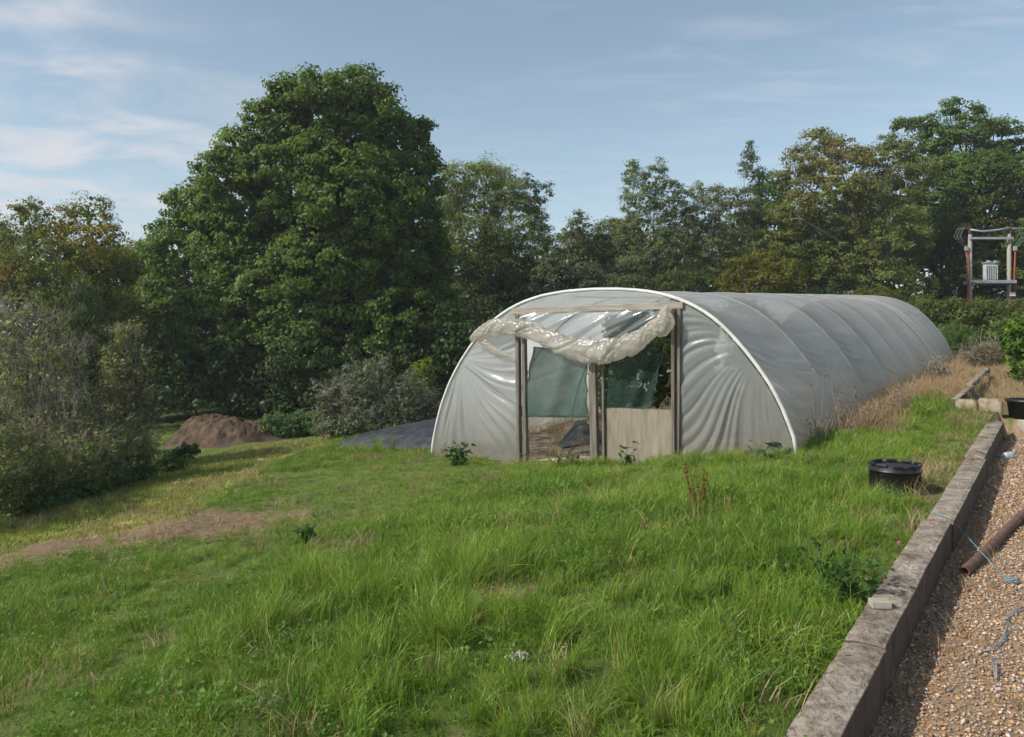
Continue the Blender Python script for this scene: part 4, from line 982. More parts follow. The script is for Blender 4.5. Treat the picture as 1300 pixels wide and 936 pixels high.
def flower(label, px, py, rad, hst, mat, flat=True, cat='flower', name='flower'):
    g = G(px, py+10); Yf = g.y; hd = P(px, py, Yf); root = thing(name, label, cat); root['base'] = tuple(g)
    mb = MB(); mb.tube(bent(g-Vector((0, 0, .03)), hd-Vector((0, 0, .005)), 5, .05), .0035, 5); mb.build('stem', M_greenstem, root, True)
    mb = MB()
    for i in range(90 if flat else 40):
        a = R.uniform(0, 6.28); r_ = rad*math.sqrt(R.random()) if flat else 0
        if flat: c = hd+Vector((math.cos(a)*r_, math.sin(a)*r_*.8, R.normal()*.004-(r_/rad)**2*.008)); s = rad*.12
        else:
            d = rand_dirs(1)[0]; c = hd+Vector(d)*rad*.7; s = rad*.38
        mb.add([c+Vector(d_)*s for d_ in ((1, 0, 0), (-.5, .8, 0), (-.5, -.8, 0), (0, 0, .9), (0, 0, -.9))], [(0, 1, 3), (1, 2, 3), (2, 0, 3), (1, 0, 4), (2, 1, 4), (0, 2, 4)])
    if flat:
        for i in range(10):
            a = i*.628; mb.tube([hd-Vector((0, 0, .03)), hd+Vector((math.cos(a)*rad*.75, math.sin(a)*rad*.6, -.004))], .0014, 4)
    mb.build('flower_head', mat, root, True); return root
flower('large flat white umbel in the grass at the bottom centre', 657, 832, .062, .2, M_flower)
flower('round whitish seed head standing highest over the weed by the beam', 1001, 719, .022, .3, M_seed, False)
flower('small pale seed head close to the edge of the beam', 1076, 749, .019, .3, M_seed, False)
flower('small seed head low in the grass below the two taller ones', 1011, 797, .017, .25, M_seed, False)
flower('grey white umbel on a tall stem at the edge of the mown path', 331, 583, .055, .35, M_flower)
g = G(1142, 688); flower('small pink clover bloom in the grass near the beam', 1141, 690, .016, .1, simple('pink_petals', (.40, .14, .24), (.50, .2, .3), 40, .8, 0), False)
# dry weeds along the tunnel foot
dl = {0: 'tallest dry brown weed stalk, in front of the first roof bay', 1: 'reddish dry stalk before the second bay of the tunnel'}
for i, (px, py, h, sp) in enumerate([(1047, 560, .95, .22), (1068, 553, .85, .2), (1040, 566, .5, .2), (1085, 548, .45, .25), (1105, 540, .4, .3), (1122, 533, .42, .3), (1140, 525, .5, .3), (1095, 546, .38, .25), (1152, 518, .45, .3), (1075, 556, .4, .3)]):
    g = G(px, py); lab = dl.get(i, 'low dry brown weed stalks at the foot of the tunnel side')
    weed('dry_weed', lab, 'dry weed', g, h, sp, 5 if i < 2 else 12, .028, .016, [(.22, .13, .07), (.30, .19, .11), (.25, .11, .07)], 14 if i < 2 else 12, 'dry weeds along the tunnel foot', None, i < 2)
# plants inside the tunnel
for i, (u_, v_, h, lab) in enumerate([(2.6, 2.35, 1.75, 'tall leafy crop plant inside the tunnel nearest the door'), (4.2, 3.1, 1.95, 'second leafy crop plant behind the right hand netting'), (4.3, 4.0, 1.9, 'leafy crop plant inside the tunnel beyond the middle post'), (3.5, 3.75, 1.8, 'leafy crop plant seen just right of the middle post'), (5.0, 4.75, 1.7, 'low leafy crop plant by the far left wall of the tunnel'), (5.6, 3.5, 1.9, 'tall leafy crop plant in the middle of the row inside the tunnel'), (7.4, 4.2, 1.8, 'farthest tall leafy crop plant inside the tunnel'),
                                      (5.2, 2.3, 1.8, 'leafy crop plant against the right side inside the tunnel'), (6.6, 2.7, 1.9, 'bushy crop plant deep inside the tunnel')]):
    x, y = xy(u_, v_); gz0 = H(x, y); root = thing('crop_plant', lab, 'plant', group='crop plants inside the tunnel'); root['base'] = (x, y, gz0)
    Ls = [((x+R.normal()*.15, y+R.normal()*.15, gz0+h*t), .42, .42, .33) for t in (.3, .55, .8, 1.0)]
    V, C, cen = cloud(Ls, 16, 14, .14, .13, .07, [(.06, .11, .03), (.09, .14, .035), (.13, .16, .05)], .9, .3, fill=.6, fl=.15); leaf_obj('foliage', V, C, root)
    mb = MB(); mb.tube([(x, y, gz0-.05), (x+.03, y, gz0+h)], [.018, .008], 6)
    for q in cen[::6]: mb.tube(bent((x+.01, y, max(gz0+.05, q[2]-.25)), q[:3], 3, .05), .005, 4, False)
    mb.build('stem', M_greenstem, root, True)

def bush(name, label, cat, Y, lobes, pal, cl, nl, cr, L, W, base=None, group=None, twigs=0, twigmat=None, tw_r=.006, twlen=1.25, inner=.5, flat=.8, depth=.9, spots=(), trm=None, part='foliage', droop=0., lift=0, under=-.75, fill=.9, fl=.11, foot=None, dens=1.25, skirt=True):
    root = thing(name, label, cat, group=group); L3 = []
    for l in lobes:
        Yl = Y if foot is None else G(l[0], float(np.interp(l[0], foot[0], foot[1]))).y+l[2]*Y/F*.8
        c = P(l[0], l[1], Yl); s = Yl/F; dy = l[4] if len(l) > 4 else float(R.uniform(-.3, .3)*l[2]*s); L3.append(((c.x, Yl+dy, c.z), l[2]*s, max(l[2], l[3])*s*depth, l[3]*s))
    if skirt:
        for (c, rx, ry, rz) in list(L3):
            g0 = H(c[0], c[1]); bot = c[2]-rz
            if bot > g0-.1:
                hz = (c[2]-g0)*.5+.12; L3.append(((c[0], c[1]-ry*.15, g0+hz*.75), rx*.95, ry*.95, hz))
    px0 = np.mean([l[0] for l in lobes]) if base is None else base; gx_ = (px0-650)/F*Y; gz_0 = H(gx_, Y); root['base'] = (gx_, Y, gz_0)
    V, C, cen = cloud(L3, cl*dens, nl*dens, cr, L, W, pal, flat, inner, fill=fill, fl=fl, spots=[(tuple(P(a, b, Y-.6)), r*Y/F, c_, s_) for a, b, r, c_, s_ in spots], droop=droop, under=under); leaf_obj(part, V, C, root)
    mb = MB(); b0 = Vector((gx_, Y, gz_0-.1))
    for l in L3:
        for k in range(2):
            o0 = b0+Vector((R.normal()*.15, R.normal()*.15, 0)); o0.x = b0.x*.2+l[0][0]*.8 if len(L3) > 4 else o0.x; o0.y = l[0][1]+.1; o0.z = H(o0.x, o0.y)-.1
            c = Vector(l[0]); mb.tube([b0-Vector((0, 0, .12))]+bent(o0-Vector((0, 0, .08)), c, 4, .08), [.03, .03, .025, .02, .014, .008], 5, False)
        near = cen[((cen[:, :3]-np.array(l[0]))**2).sum(1) < (1.3*max(l[1:]))**2]
        for q in near[R.integers(0, max(1, len(near)), 4)] if len(near) else []: mb.tube(bent(l[0], q[:3], 3, .08), [.012, .009, .006, .003], 4, False)
    mb.build('stem', trm or M_bark, root, True)
    if twigs:
        mb = MB()
        for i in range(twigs):
            l = L3[R.integers(0, len(L3))]; d = rand_dirs(1)[0]; d[2] = abs(d[2])*.8+.25; d /= np.linalg.norm(d)
            c = np.array(l[0]); s0 = c+d*np.array(l[1:])*.25+R.normal(size=3)*.1; e_ = c+d*np.array(l[1:])*twlen*R.uniform(.75, 1.1)
            p = bent(s0, e_, 4, .10); mb.tube(p, [tw_r, tw_r*.8, tw_r*.65, tw_r*.5, tw_r*.3], 4, False)
            for j in range(4):
                q0 = p[R.integers(1, 5)]; q1 = q0+Vector((np.array(d)+R.normal(size=3)*.6)*twlen*.22*float(np.mean(l[1:]))); mb.tube(bent(q0, q1, 2, .1), [tw_r*.5, tw_r*.4, tw_r*.25], 3, False)
        mb.build('twigs', twigmat or M_twig, root, False)['kind'] = 'stuff'
    return root
# silver shrub and friends
bush('silver_shrub', 'wide silvery green shrub left of the tunnel', 'shrub', 17.0, [(470, 485, 40, 30), (425, 500, 28, 24), (510, 500, 38, 30), (450, 530, 50, 26), (510, 535, 45, 25), (478, 470, 22, 20), (545, 520, 20, 22), (415, 520, 18, 22)], SILVER, 12, 16, .14, .085, .03, twigs=120, twigmat=M_twig, tw_r=.005, twlen=1.15)
bush('small_bush', 'small bright yellow green bush behind the silvery shrub', 'bush', 19.0, [(535, 480, 18, 20), (525, 495, 18, 14), (545, 500, 14, 14), (538, 466, 12, 9)], YELLOWG, 12, 14, .13, .10, .05)
bush('low_weeds', 'low mass of nettles between the soil heap and the silvery shrub', 'nettles', 18.5, [(340, 545, 26, 12), (365, 543, 26, 13), (390, 541, 26, 13), (413, 543, 20, 13), (328, 550, 16, 9), (355, 533, 26, 9), (395, 530, 30, 10)], [(.09, .16, .05), (.12, .20, .06), (.07, .13, .045)], 26, 12, .08, .07, .03, foot=([300, 430], [561, 553]))
bush('small_bush', 'dusty pinkish green bush at the left foot of the tunnel', 'bush', 17.2, [(552, 530, 14, 14), (558, 512, 12, 16)], [(.15, .14, .08), (.20, .14, .10), (.10, .13, .05)], 14, 12, .12, .07, .03)
# right hand side
bush('clipped_hedge', 'long rounded green hedge before the transformer poles', 'hedge', 30.0, [(1190, 394, 28, 17), (1215, 392, 25, 15), (1250, 393, 30, 14), (1290, 396, 30, 15), (1330, 395, 35, 20), (1170, 398, 18, 14), (1220, 402, 40, 20), (1270, 405, 40, 18), (1325, 410, 35, 18)], [(.11, .14, .03), (.09, .125, .03), (.13, .15, .035)], 11, 18, .20, .10, .06)
bush('rounded_shrub', 'feathery bright green shrub in front of the hedge behind the tunnel end', 'shrub', 24.5, [(1213, 425, 20, 18), (1222, 435, 18, 16), (1205, 435, 14, 18), (1214, 448, 20, 14)], [(.11, .18, .045), (.13, .20, .06), (.09, .15, .04)], 16, 18, .15, .14, .018, droop=.9)
bush('dry_brush', 'grey brown dry brush on the bank beyond the edging boards', 'dry brush', 20.5, [(1240, 448, 20, 15), (1258, 446, 20, 15), (1228, 462, 16, 12), (1250, 462, 22, 10), (1275, 452, 16, 14)], [(.24, .20, .14), (.20, .17, .11), (.15, .15, .07)], 14, 12, .14, .08, .02, twigs=90)
bush('dry_brush', 'grey dry weed clump leaning on the far part of the tunnel side', 'dry brush', 16.2, [(1190, 470, 12, 16), (1196, 484, 14, 12), (1183, 490, 10, 10)], [(.24, .21, .14), (.18, .18, .09), (.22, .17, .12)], 20, 12, .12, .07, .02, twigs=70)
bush('green_bush', 'loose bright green bush behind the potted plant', 'bush', 21.0, [(1275, 420, 24, 18), (1300, 425, 25, 22), (1262, 432, 14, 12), (1320, 430, 25, 28)], [(.12, .18, .04), (.10, .15, .04)], 12, 14, .15, .10, .05)

# ================================================================== TREES
ORG = (.42, .20, .03)
tree('oak_tree', 'very large dark green oak towering over everything on the left', 29.0,
     [(395, 122, 52, 34), (455, 118, 50, 32), (350, 160, 45, 38), (315, 195, 40, 34), (498, 178, 45, 42), (528, 222, 34, 38), (298, 268, 58, 45), (525, 290, 40, 50), (408, 205, 55, 42), (395, 275, 60, 45), (350, 370, 60, 50), (440, 380, 60, 50), (380, 480, 60, 45), (290, 470, 55, 45), (470, 460, 50, 45), (420, 520, 60, 40), (430, 165, 75, 50), (488, 150, 30, 34), (528, 168, 24, 20), (515, 200, 40, 40), (290, 220, 46, 36), (370, 230, 75, 55), (455, 250, 80, 60), (252, 262, 45, 34), (525, 250, 40, 34),
      (228, 318, 52, 46), (315, 315, 78, 62), (415, 335, 80, 66), (510, 320, 62, 58), (207, 395, 48, 52), (300, 410, 78, 66), (400, 430, 80, 66), (500, 410, 72, 66), (235, 470, 50, 46), (340, 490, 85, 44), (455, 490, 75, 48), (545, 460, 50, 60), (190, 330, 24, 26), (555, 380, 30, 44)],
     GREEN, 3.0, 28, .34, .150, .105, 380, .5, spots=[(300, 345, 30, ORG, .08), (430, 250, 30, ORG, .06), (390, 175, 25, ORG, .05), (280, 400, 40, (.12, .13, .03), .2)], inner=.66, lump=.24, fill=2.0, bulge=3.2, under=-.95)
tree('ash_tree', 'olive green tree with a yellow autumn patch at the left edge', 25.0,
     [(112, 268, 30, 24), (75, 285, 34, 24), (35, 272, 26, 18), (132, 300, 24, 28), (30, 310, 45, 32), (85, 330, 60, 36), (-10, 300, 30, 30), (135, 350, 40, 34), (20, 360, 50, 36), (95, 380, 60, 36), (-40, 340, 50, 50), (150, 405, 40, 40)],
     OLIVE, 3.0, 26, .30, .11, .05, 70, .22, spots=[(105, 297, 32, (.46, .34, .04), .7), (122, 305, 14, (.40, .22, .03), .5), (5, 350, 18, (.42, .22, .03), .6)], inner=.55, lump=.4)
tree('hazel_tree', 'yellowish green tree filling the dip between the ash and the oak', 31.0, [(150, 330, 28, 22), (175, 325, 24, 20), (160, 370, 40, 40), (190, 400, 40, 50), (145, 440, 40, 50), (120, 400, 40, 50)], [(.17, .185, .045), (.125, .15, .04), (.24, .22, .04)], 2.2, 24, .35, .13, .08, 160, .2)
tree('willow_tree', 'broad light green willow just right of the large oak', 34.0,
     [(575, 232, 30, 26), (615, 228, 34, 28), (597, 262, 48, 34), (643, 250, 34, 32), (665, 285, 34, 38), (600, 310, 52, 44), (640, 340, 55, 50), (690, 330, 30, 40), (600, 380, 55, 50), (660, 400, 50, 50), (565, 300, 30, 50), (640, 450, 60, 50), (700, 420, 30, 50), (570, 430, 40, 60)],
     WILLOW, 3.6, 26, .36, .16, .045, 625, .25, bark=M_palebark, spots=[(640, 390, 90, (.05, .08, .025), .75), (600, 440, 80, (.04, .07, .02), .8)], stems=3, twig=7, droop=-.15, lump=.35)  # dark spots paint the shade of the lower crown into the leaf colour
tree('sapling', 'thin upright sapling with sparse leaves in the gap of the treeline', 35.0, [(671, 230, 9, 16), (679, 244, 9, 14), (693, 236, 7, 5), (686, 255, 10, 10), (672, 262, 14, 18), (700, 246, 5, 4)], [(.10, .15, .07), (.12, .16, .08)], 2.4, 14, .22, .15, .06, 672, .05, bark=M_palebark, back=False)
tree('scrub_tree', 'sparse twiggy tree lowest in the gap right of the willow', 37.0, [(733, 290, 18, 18), (750, 305, 20, 20), (725, 315, 22, 24), (775, 295, 22, 18), (790, 315, 22, 26), (760, 335, 36, 30), (735, 280, 6, 12)], GREY+[(.16, .13, .07)], 2.8, 22, .30, .14, .07, 750, .12, bark=M_palebark, back=True, twig=10, stems=3)
tree('ivy_tree', 'dark ivy covered tree below the gap, behind the front of the tunnel', 33.0, [(700, 345, 22, 28), (722, 360, 24, 26), (745, 360, 24, 30), (690, 375, 24, 24), (770, 365, 26, 26), (715, 395, 40, 30), (650, 388, 24, 14), (640, 400, 24, 20)], [(.12, .155, .075), (.085, .12, .05), (.15, .175, .10)], 3.0, 24, .26, .12, .08, 720, .2)
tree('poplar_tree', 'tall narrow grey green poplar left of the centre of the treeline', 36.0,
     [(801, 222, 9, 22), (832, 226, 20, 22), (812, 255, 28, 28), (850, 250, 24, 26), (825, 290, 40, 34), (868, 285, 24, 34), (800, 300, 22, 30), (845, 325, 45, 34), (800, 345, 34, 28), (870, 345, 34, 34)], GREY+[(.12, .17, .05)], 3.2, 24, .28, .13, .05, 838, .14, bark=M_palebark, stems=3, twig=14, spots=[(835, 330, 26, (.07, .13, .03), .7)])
tree('birch_tree', 'grey tinged twiggy tree in the middle of the treeline', 37.0,
     [(885, 245, 16, 14), (905, 250, 20, 18), (925, 255, 20, 18), (890, 280, 26, 30), (925, 285, 28, 32), (950, 270, 18, 22), (905, 320, 38, 34), (945, 320, 28, 34), (900, 350, 40, 26)], [(.20, .215, .09), (.16, .20, .07), (.23, .23, .12), (.14, .18, .055)], 3.0, 24, .30, .12, .05, 905, .13, bark=M_palebark, stems=4, twig=12)
tree('cypress_tree', 'slender pointed tree rising highest above the middle of the treeline', 38.0, [(950, 190, 7, 13), (952, 205, 10, 14), (955, 222, 14, 14), (944, 215, 6, 10), (965, 222, 8, 10), (958, 245, 18, 18), (955, 275, 22, 24)], [(.09, .13, .065), (.11, .14, .07)], 3.2, 20, .26, .14, .05, 956, .12, back=False, droop=.3)
tree('green_tree', 'small dark green tree half hidden between the pointed tree and the rusty one', 41.0, [(985, 230, 20, 14), (975, 250, 24, 22), (1000, 245, 16, 16), (985, 285, 34, 34), (970, 320, 30, 34)], GREEN, 2.4, 22, .34, .15, .09, 985, .16)
tree('maple_tree', 'big tree with rusty brown tips to the left of the tall oak', 37.0,
     [(1040, 178, 22, 16), (1015, 198, 20, 14), (1062, 192, 26, 18), (1010, 225, 22, 16), (1040, 222, 32, 22), (1090, 205, 34, 20), (1135, 195, 34, 22), (1075, 245, 50, 30), (1130, 240, 48, 34), (1010, 270, 38, 28), (1165, 225, 20, 30), (1060, 290, 60, 36), (1125, 300, 55, 40), (1000, 315, 45, 34), (1060, 340, 60, 34), (1120, 355, 50, 30), (1000, 350, 36, 30)],
     RUSTG, 2.8, 28, .34, .13, .075, 1110, .28, bark=M_palebark, spots=[(1040, 195, 60, (.30, .225, .10), .42), (1100, 200, 60, (.27, .22, .09), .28), (1000, 262, 30, (.20, .18, .05), .5)], inner=.58, lump=.42, twig=5)
tree('oak_tree', 'tall dark green oak at the right with sky showing through its upper branches', 41.0,
     [(1148, 158, 16, 11), (1175, 158, 16, 12), (1205, 138, 15, 12), (1235, 148, 18, 16), (1190, 175, 26, 18), (1225, 175, 28, 20), (1262, 160, 20, 14), (1284, 165, 16, 12), (1180, 205, 26, 24), (1215, 215, 34, 28), (1255, 200, 30, 24), (1200, 260, 50, 36), (1195, 310, 50, 40), (1290, 195, 20, 20)],
     GREEN, 2.8, 26, .34, .15, .10, 1215, .32, inner=.55, lump=.35, twig=4)
tree('lime_tree', 'rounded mid green tree above the transformer at the right edge', 38.5, [(1255, 215, 34, 26), (1285, 225, 34, 28), (1235, 245, 34, 30), (1270, 265, 45, 34), (1310, 240, 40, 40), (1225, 290, 40, 34), (1265, 315, 45, 36), (1310, 300, 40, 40), (1240, 345, 45, 28), (1295, 350, 45, 28), (1350, 260, 50, 60), (1350, 340, 50, 50)],
     [(.10, .155, .035), (.125, .175, .04), (.08, .13, .03)], 2.8, 28, .34, .14, .085, 1290, .25, spots=[(1265, 280, 20, (.24, .17, .04), .5), (1225, 275, 18, (.20, .15, .05), .4), (1300, 235, 20, (.2, .16, .04), .3)])
bush('golden_bush', 'olive gold rounded bush directly behind the roof of the tunnel', 'bush', 29.0, [(945, 345, 25, 22), (970, 338, 26, 24), (1000, 348, 24, 22), (960, 362, 40, 18), (1000, 365, 26, 16), (930, 360, 20, 16)], [(.14, .145, .022), (.17, .165, .025), (.11, .125, .02)], 9, 18, .20, .11, .05)
bush('golden_bush', 'low yellow green bushes behind the far end of the roof', 'bush', 32.0, [(1110, 378, 30, 12), (1140, 382, 22, 12), (1165, 385, 20, 12), (1085, 380, 20, 10)], [(.13, .14, .025), (.10, .13, .03)], 9, 16, .2, .12, .06)
bush('understorey_bush', 'soft green bush between the ivy tree and the poplar', 'bush', 31.0, [(800, 362, 30, 16), (830, 366, 30, 16), (862, 360, 30, 20), (890, 362, 24, 18), (780, 375, 30, 16)], [(.10, .13, .04), (.085, .115, .035)], 7, 18, .22, .12, .05)
# left thicket
bush('twiggy_shrub', 'tall grey shrub of bare twigs at the left edge', 'shrub', 13.5, [(20, 408, 36, 32), (62, 418, 26, 28), (10, 450, 40, 40), (55, 465, 44, 38), (98, 458, 28, 30), (-30, 420, 40, 50), (20, 510, 50, 40), (80, 510, 44, 34), (30, 570, 60, 45), (90, 555, 50, 40)], [(.24, .28, .085), (.20, .25, .07), (.30, .29, .15), (.17, .22, .06)], 9, 13, .17, .075, .03, twigs=620, tw_r=.0055, twlen=1.2, fill=.25, dens=.95)
bush('conifer_shrub', 'narrow pointed dark green shrub above the bare twigs', 'shrub', 15.5, [(108, 372, 9, 26), (105, 400, 16, 26), (112, 430, 24, 30), (98, 455, 26, 26)], [(.07, .11, .05), (.06, .09, .035)], 12, 22, .16, .14, .022, droop=1.2)
bush('thorn_bush', 'dusky brown green thorn bush in the middle of the left thicket', 'bush', 16.5, [(150, 450, 30, 26), (168, 428, 18, 16), (172, 470, 22, 22), (130, 480, 40, 28), (165, 505, 26, 20), (145, 425, 14, 12), (150, 525, 42, 26)], [(.20, .24, .075), (.23, .22, .10), (.16, .20, .055)], 8, 16, .20, .085, .045, twigs=320, tw_r=.005, twlen=1.15, fill=.35)
BR = [(.16, .22, .06), (.20, .22, .08), (.26, .22, .12), (.13, .19, .05), (.17, .26, .06)]
FOOT = ([-60, 0, 60, 130, 215, 270], [685, 662, 645, 625, 597, 574])
bush('bramble_bank', 'sprawling bramble bank with dead stems running along the path', 'brambles', 13.8, [(60, 590, 36, 34), (95, 580, 36, 32), (130, 568, 34, 30), (165, 560, 32, 26), (195, 566, 24, 15), (30, 605, 36, 34), (120, 592, 26, 22)], BR, 13, 14, .15, .075, .04, twigs=320, tw_r=.004, twlen=1.3, foot=FOOT, fill=.4)
bush('bramble_bush', 'darker brambles in the near left corner of the thicket', 'brambles', 10.8, [(-25, 580, 50, 70), (12, 610, 40, 44), (-60, 580, 50, 90), (30, 570, 36, 40)], BR, 13, 14, .14, .075, .04, twigs=240, tw_r=.004, twlen=1.2, foot=FOOT, fill=.4)
bush('leafy_clump', 'clump of fresh green nettles at the edge of the path by the thicket', 'nettles', 11.7, [(100, 622, 24, 12), (75, 632, 22, 12), (120, 616, 16, 9), (50, 643, 22, 10), (25, 650, 22, 10)], [(.07, .14, .035), (.09, .17, .04)], 24, 12, .09, .07, .03, foot=([0, 60, 130, 215, 270], [668, 651, 631, 603, 580]))
bush('leafy_clump', 'green clump at the near foot of the soil heap', 'weeds', 17.0, [(244, 571, 11, 4), (234, 575, 12, 4), (222, 581, 14, 5)], [(.06, .13, .035), (.09, .16, .045)], 24, 12, .10, .075, .035)
bush('leafy_clump', 'low green clump halfway along the foot of the brambles', 'weeds', 13.2, [(150, 610, 22, 9), (185, 598, 20, 8), (215, 590, 18, 7)], [(.06, .12, .03), (.09, .15, .04)], 24, 12, .09, .07, .035, foot=([0, 60, 130, 215, 270], [668, 651, 631, 603, 580]))
# dark mass closing the view below the crowns, and the woods behind
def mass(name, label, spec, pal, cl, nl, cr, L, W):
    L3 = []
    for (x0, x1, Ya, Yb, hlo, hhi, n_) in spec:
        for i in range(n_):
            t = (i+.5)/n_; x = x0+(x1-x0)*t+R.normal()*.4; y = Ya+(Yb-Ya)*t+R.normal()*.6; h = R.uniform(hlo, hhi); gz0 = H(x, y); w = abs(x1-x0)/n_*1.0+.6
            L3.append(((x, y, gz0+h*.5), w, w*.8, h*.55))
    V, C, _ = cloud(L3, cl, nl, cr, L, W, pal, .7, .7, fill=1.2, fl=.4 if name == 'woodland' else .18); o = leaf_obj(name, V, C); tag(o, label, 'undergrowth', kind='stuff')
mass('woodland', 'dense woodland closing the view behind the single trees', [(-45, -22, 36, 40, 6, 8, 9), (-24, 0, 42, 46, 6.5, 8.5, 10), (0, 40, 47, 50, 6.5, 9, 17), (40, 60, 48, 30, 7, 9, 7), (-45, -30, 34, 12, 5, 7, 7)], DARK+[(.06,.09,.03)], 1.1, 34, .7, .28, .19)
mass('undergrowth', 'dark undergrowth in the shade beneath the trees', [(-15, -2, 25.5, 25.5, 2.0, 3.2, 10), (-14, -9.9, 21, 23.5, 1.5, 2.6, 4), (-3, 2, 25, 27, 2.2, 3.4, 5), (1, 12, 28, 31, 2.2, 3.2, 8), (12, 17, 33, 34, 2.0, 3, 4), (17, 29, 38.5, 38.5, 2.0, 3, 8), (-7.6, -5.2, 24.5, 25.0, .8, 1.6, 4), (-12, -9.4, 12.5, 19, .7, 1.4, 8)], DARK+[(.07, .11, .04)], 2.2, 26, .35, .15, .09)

hz_m, nt, out = newmat('thin_air'); pv_ = N(nt, 'ShaderNodeVolumePrincipled', Density=HAZE); pv_.inputs['Color'].default_value = (.86, .92, 1, 1); pv_.inputs['Anisotropy'].default_value = .2
lnk(nt, pv_.outputs[0], out.inputs['Volume'])
mb = MB(); mb.box((0, 0, 5.5), 1500, 1500, 24); hz = mb.build('haze', hz_m); tag(hz, 'thin pale haze in the air between the camera and the far trees', 'haze', kind='stuff')
# ================================================================== SKY, SUN, CAMERA
w = bpy.data.worlds.new('World'); sc.world = w; w.use_nodes = True; nt = w.node_tree; nt.nodes.clear()
sd = Vector((-.933, -.36, 0)).normalized(); EL = math.radians(38.5)
sky = nt.nodes.new('ShaderNodeTexSky'); sky.sky_type = 'NISHITA'; sky.sun_disc = False; sky.sun_elevation = EL; sky.sun_rotation = math.atan2(sd.x, sd.y); sky.air_density = 1.0; sky.dust_density = .9; sky.ozone_density = 1.2
tc = nt.nodes.new('ShaderNodeTexCoord'); sp = nt.nodes.new('ShaderNodeSeparateXYZ'); lnk(nt, tc.outputs['Generated'], sp.inputs[0])
def M_(op, a, b=None, clamp=False):
    n = nt.nodes.new('ShaderNodeMath'); n.operation = op; n.use_clamp = clamp
    for i, q in enumerate((a, b)):
        if q is None: continue
        if isinstance(q, (int, float)): n.inputs[i].default_value = q
        else: lnk(nt, q, n.inputs[i])
    return n.outputs[0]
zz = M_('ADD', sp.outputs[2], .09); cxn = M_('DIVIDE', sp.outputs[0], zz); cyn = M_('DIVIDE', sp.outputs[1], zz)
cb = nt.nodes.new('ShaderNodeCombineXYZ'); lnk(nt, cxn, cb.inputs[0]); lnk(nt, cyn, cb.inputs[1])
def cloudmask(scale, rot, sc3, lo, hi, seed, detail=6):
    mp = nt.nodes.new('ShaderNodeMapping'); mp.inputs['Location'].default_value = (seed, seed*.7, 0); mp.inputs['Rotation'].default_value = (0, 0, rot); mp.inputs['Scale'].default_value = sc3; lnk(nt, cb.outputs[0], mp.inputs[0])
    n = nt.nodes.new('ShaderNodeTexNoise'); n.inputs['Scale'].default_value = scale; n.inputs['Detail'].default_value = detail; n.inputs['Roughness'].default_value = .55; n.inputs['Distortion'].default_value = .5; lnk(nt, mp.outputs[0], n.inputs[0])
    r = nt.nodes.new('ShaderNodeMapRange'); r.interpolation_type = 'SMOOTHSTEP'; lnk(nt, n.outputs['Fac'], r.inputs[0]); r.inputs[1].default_value = lo; r.inputs[2].default_value = hi; return r.outputs[0]
def dirmask(px, py, rad, pw=1., xs=1.0):
    d = Vector(((px-650)/F, 1, -(py-HZ)/F)).normalized()
    dx = M_('MULTIPLY', M_('SUBTRACT', sp.outputs[0], d.x), xs); dy = M_('SUBTRACT', sp.outputs[1], d.y); dz = M_('SUBTRACT', sp.outputs[2], d.z)
    q = M_('SQRT', M_('ADD', M_('ADD', M_('MULTIPLY', dx, dx), M_('MULTIPLY', dy, dy)), M_('MULTIPLY', dz, dz)))
    r = nt.nodes.new('ShaderNodeMapRange'); r.interpolation_type = 'SMOOTHSTEP'; lnk(nt, q, r.inputs[0]); r.inputs[1].default_value = rad; r.inputs[2].default_value = rad*.25; r.inputs[3].default_value = 0; r.inputs[4].default_value = pw
    return r.outputs[0]
c1 = cloudmask(2.1, .25, (1, 1.3, 1), .35, .72, 3.1, 8)
c2 = cloudmask(2.0, .9, (1.2, 3.2, 1), .45, .72, 7.7)
mA = M_('MAXIMUM', dirmask(40, 195, .22, 1.0, .62), M_('MAXIMUM', dirmask(30, 60, .14, .8, .7), dirmask(210, 125, .13, .55, .6)))
mA = M_('MAXIMUM', mA, dirmask(190, 195, .16, .8, .55))
mB = M_('MAXIMUM', dirmask(1150, 60, .42, .22, .8), dirmask(700, 250, .2, .15, .8))
cl_ = M_('ADD', M_('MULTIPLY', c1, mA), M_('MULTIPLY', c2, mB), True)
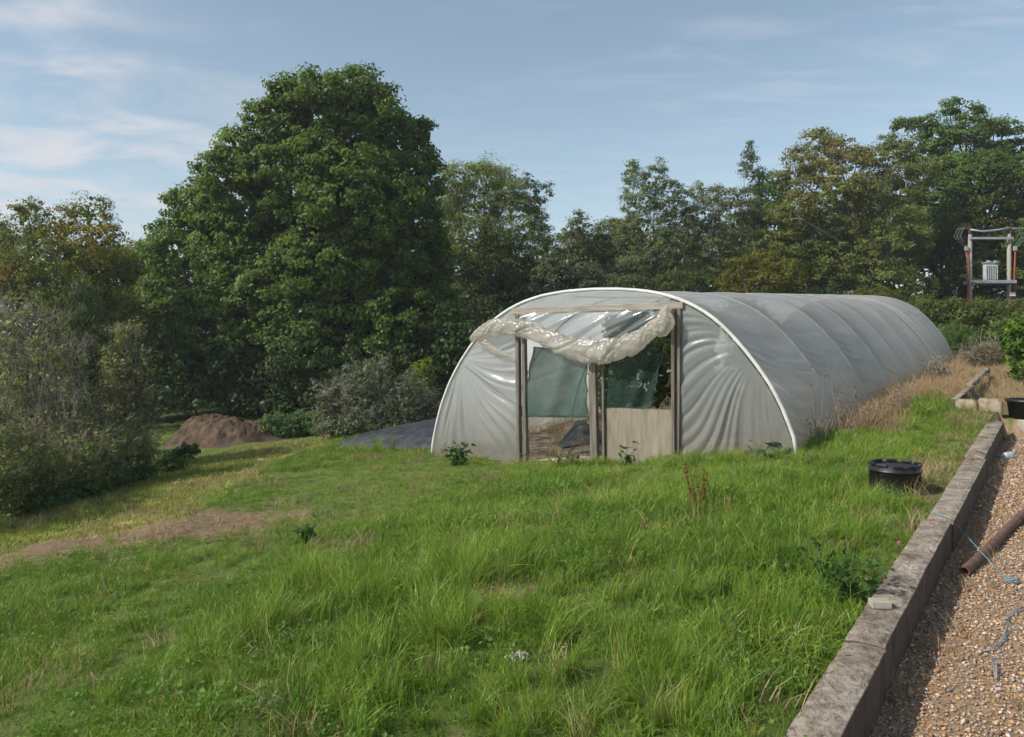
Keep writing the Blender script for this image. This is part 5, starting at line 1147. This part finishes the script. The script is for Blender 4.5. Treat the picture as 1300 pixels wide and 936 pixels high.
cl_ = M_('ADD', cl_, M_('MULTIPLY', c2, .03), True)
mxn = nt.nodes.new('ShaderNodeMix'); mxn.data_type = 'RGBA'; lnk(nt, cl_, mxn.inputs[0]); 
hsv = nt.nodes.new('ShaderNodeHueSaturation'); hsv.inputs['Saturation'].default_value = .80; hsv.inputs['Hue'].default_value = .487; lnk(nt, sky.outputs[0], hsv.inputs['Color'])
lnk(nt, hsv.outputs[0], mxn.inputs[6]); mxn.inputs[7].default_value = (4.9, 5.0, 5.3, 1)
bg = nt.nodes.new('ShaderNodeBackground'); bg.inputs[1].default_value = .076; lnk(nt, mxn.outputs[2], bg.inputs[0]); wo = nt.nodes.new('ShaderNodeOutputWorld'); lnk(nt, bg.outputs[0], wo.inputs[0])
sl = bpy.data.lights.new('sun', 'SUN'); sl.energy = 2.6; sl.angle = math.radians(.53); sl.color = (1, .94, .84); so = bpy.data.objects.new('sun', sl); COL.objects.link(so)
sv = Vector((sd.x*math.cos(EL), sd.y*math.cos(EL), math.sin(EL))); so.rotation_euler = sv.to_track_quat('Z', 'Y').to_euler(); so.location = (-20, -8, 25)
cam = bpy.data.cameras.new('camera'); cam.sensor_width = 36; cam.lens = 36*F/1300; cam.shift_y = -(468-HZ)/1300; cam.clip_end = 3000; cam.clip_start = .05
co = bpy.data.objects.new('camera', cam); COL.objects.link(co); co.location = (0, 0, EYE); co.rotation_euler = (math.radians(90), 0, 0); sc.camera = co
settle()
vs_ = sc.view_settings; vs_.view_transform = 'Standard'; vs_.look = 'None'; vs_.gamma = 1; vs_.use_curve_mapping = False; vs_.exposure = .95
cy = sc.cycles; cy.use_denoising = True; cy.denoiser = 'OPENIMAGEDENOISE'; cy.denoising_prefilter = 'ACCURATE'; cy.use_adaptive_sampling = True; cy.adaptive_threshold = .03; cy.max_bounces = 8; cy.diffuse_bounces = 4; cy.glossy_bounces = 2; cy.transmission_bounces = 4; cy.transparent_max_bounces = 16; cy.caustics_reflective = False; cy.caustics_refractive = False
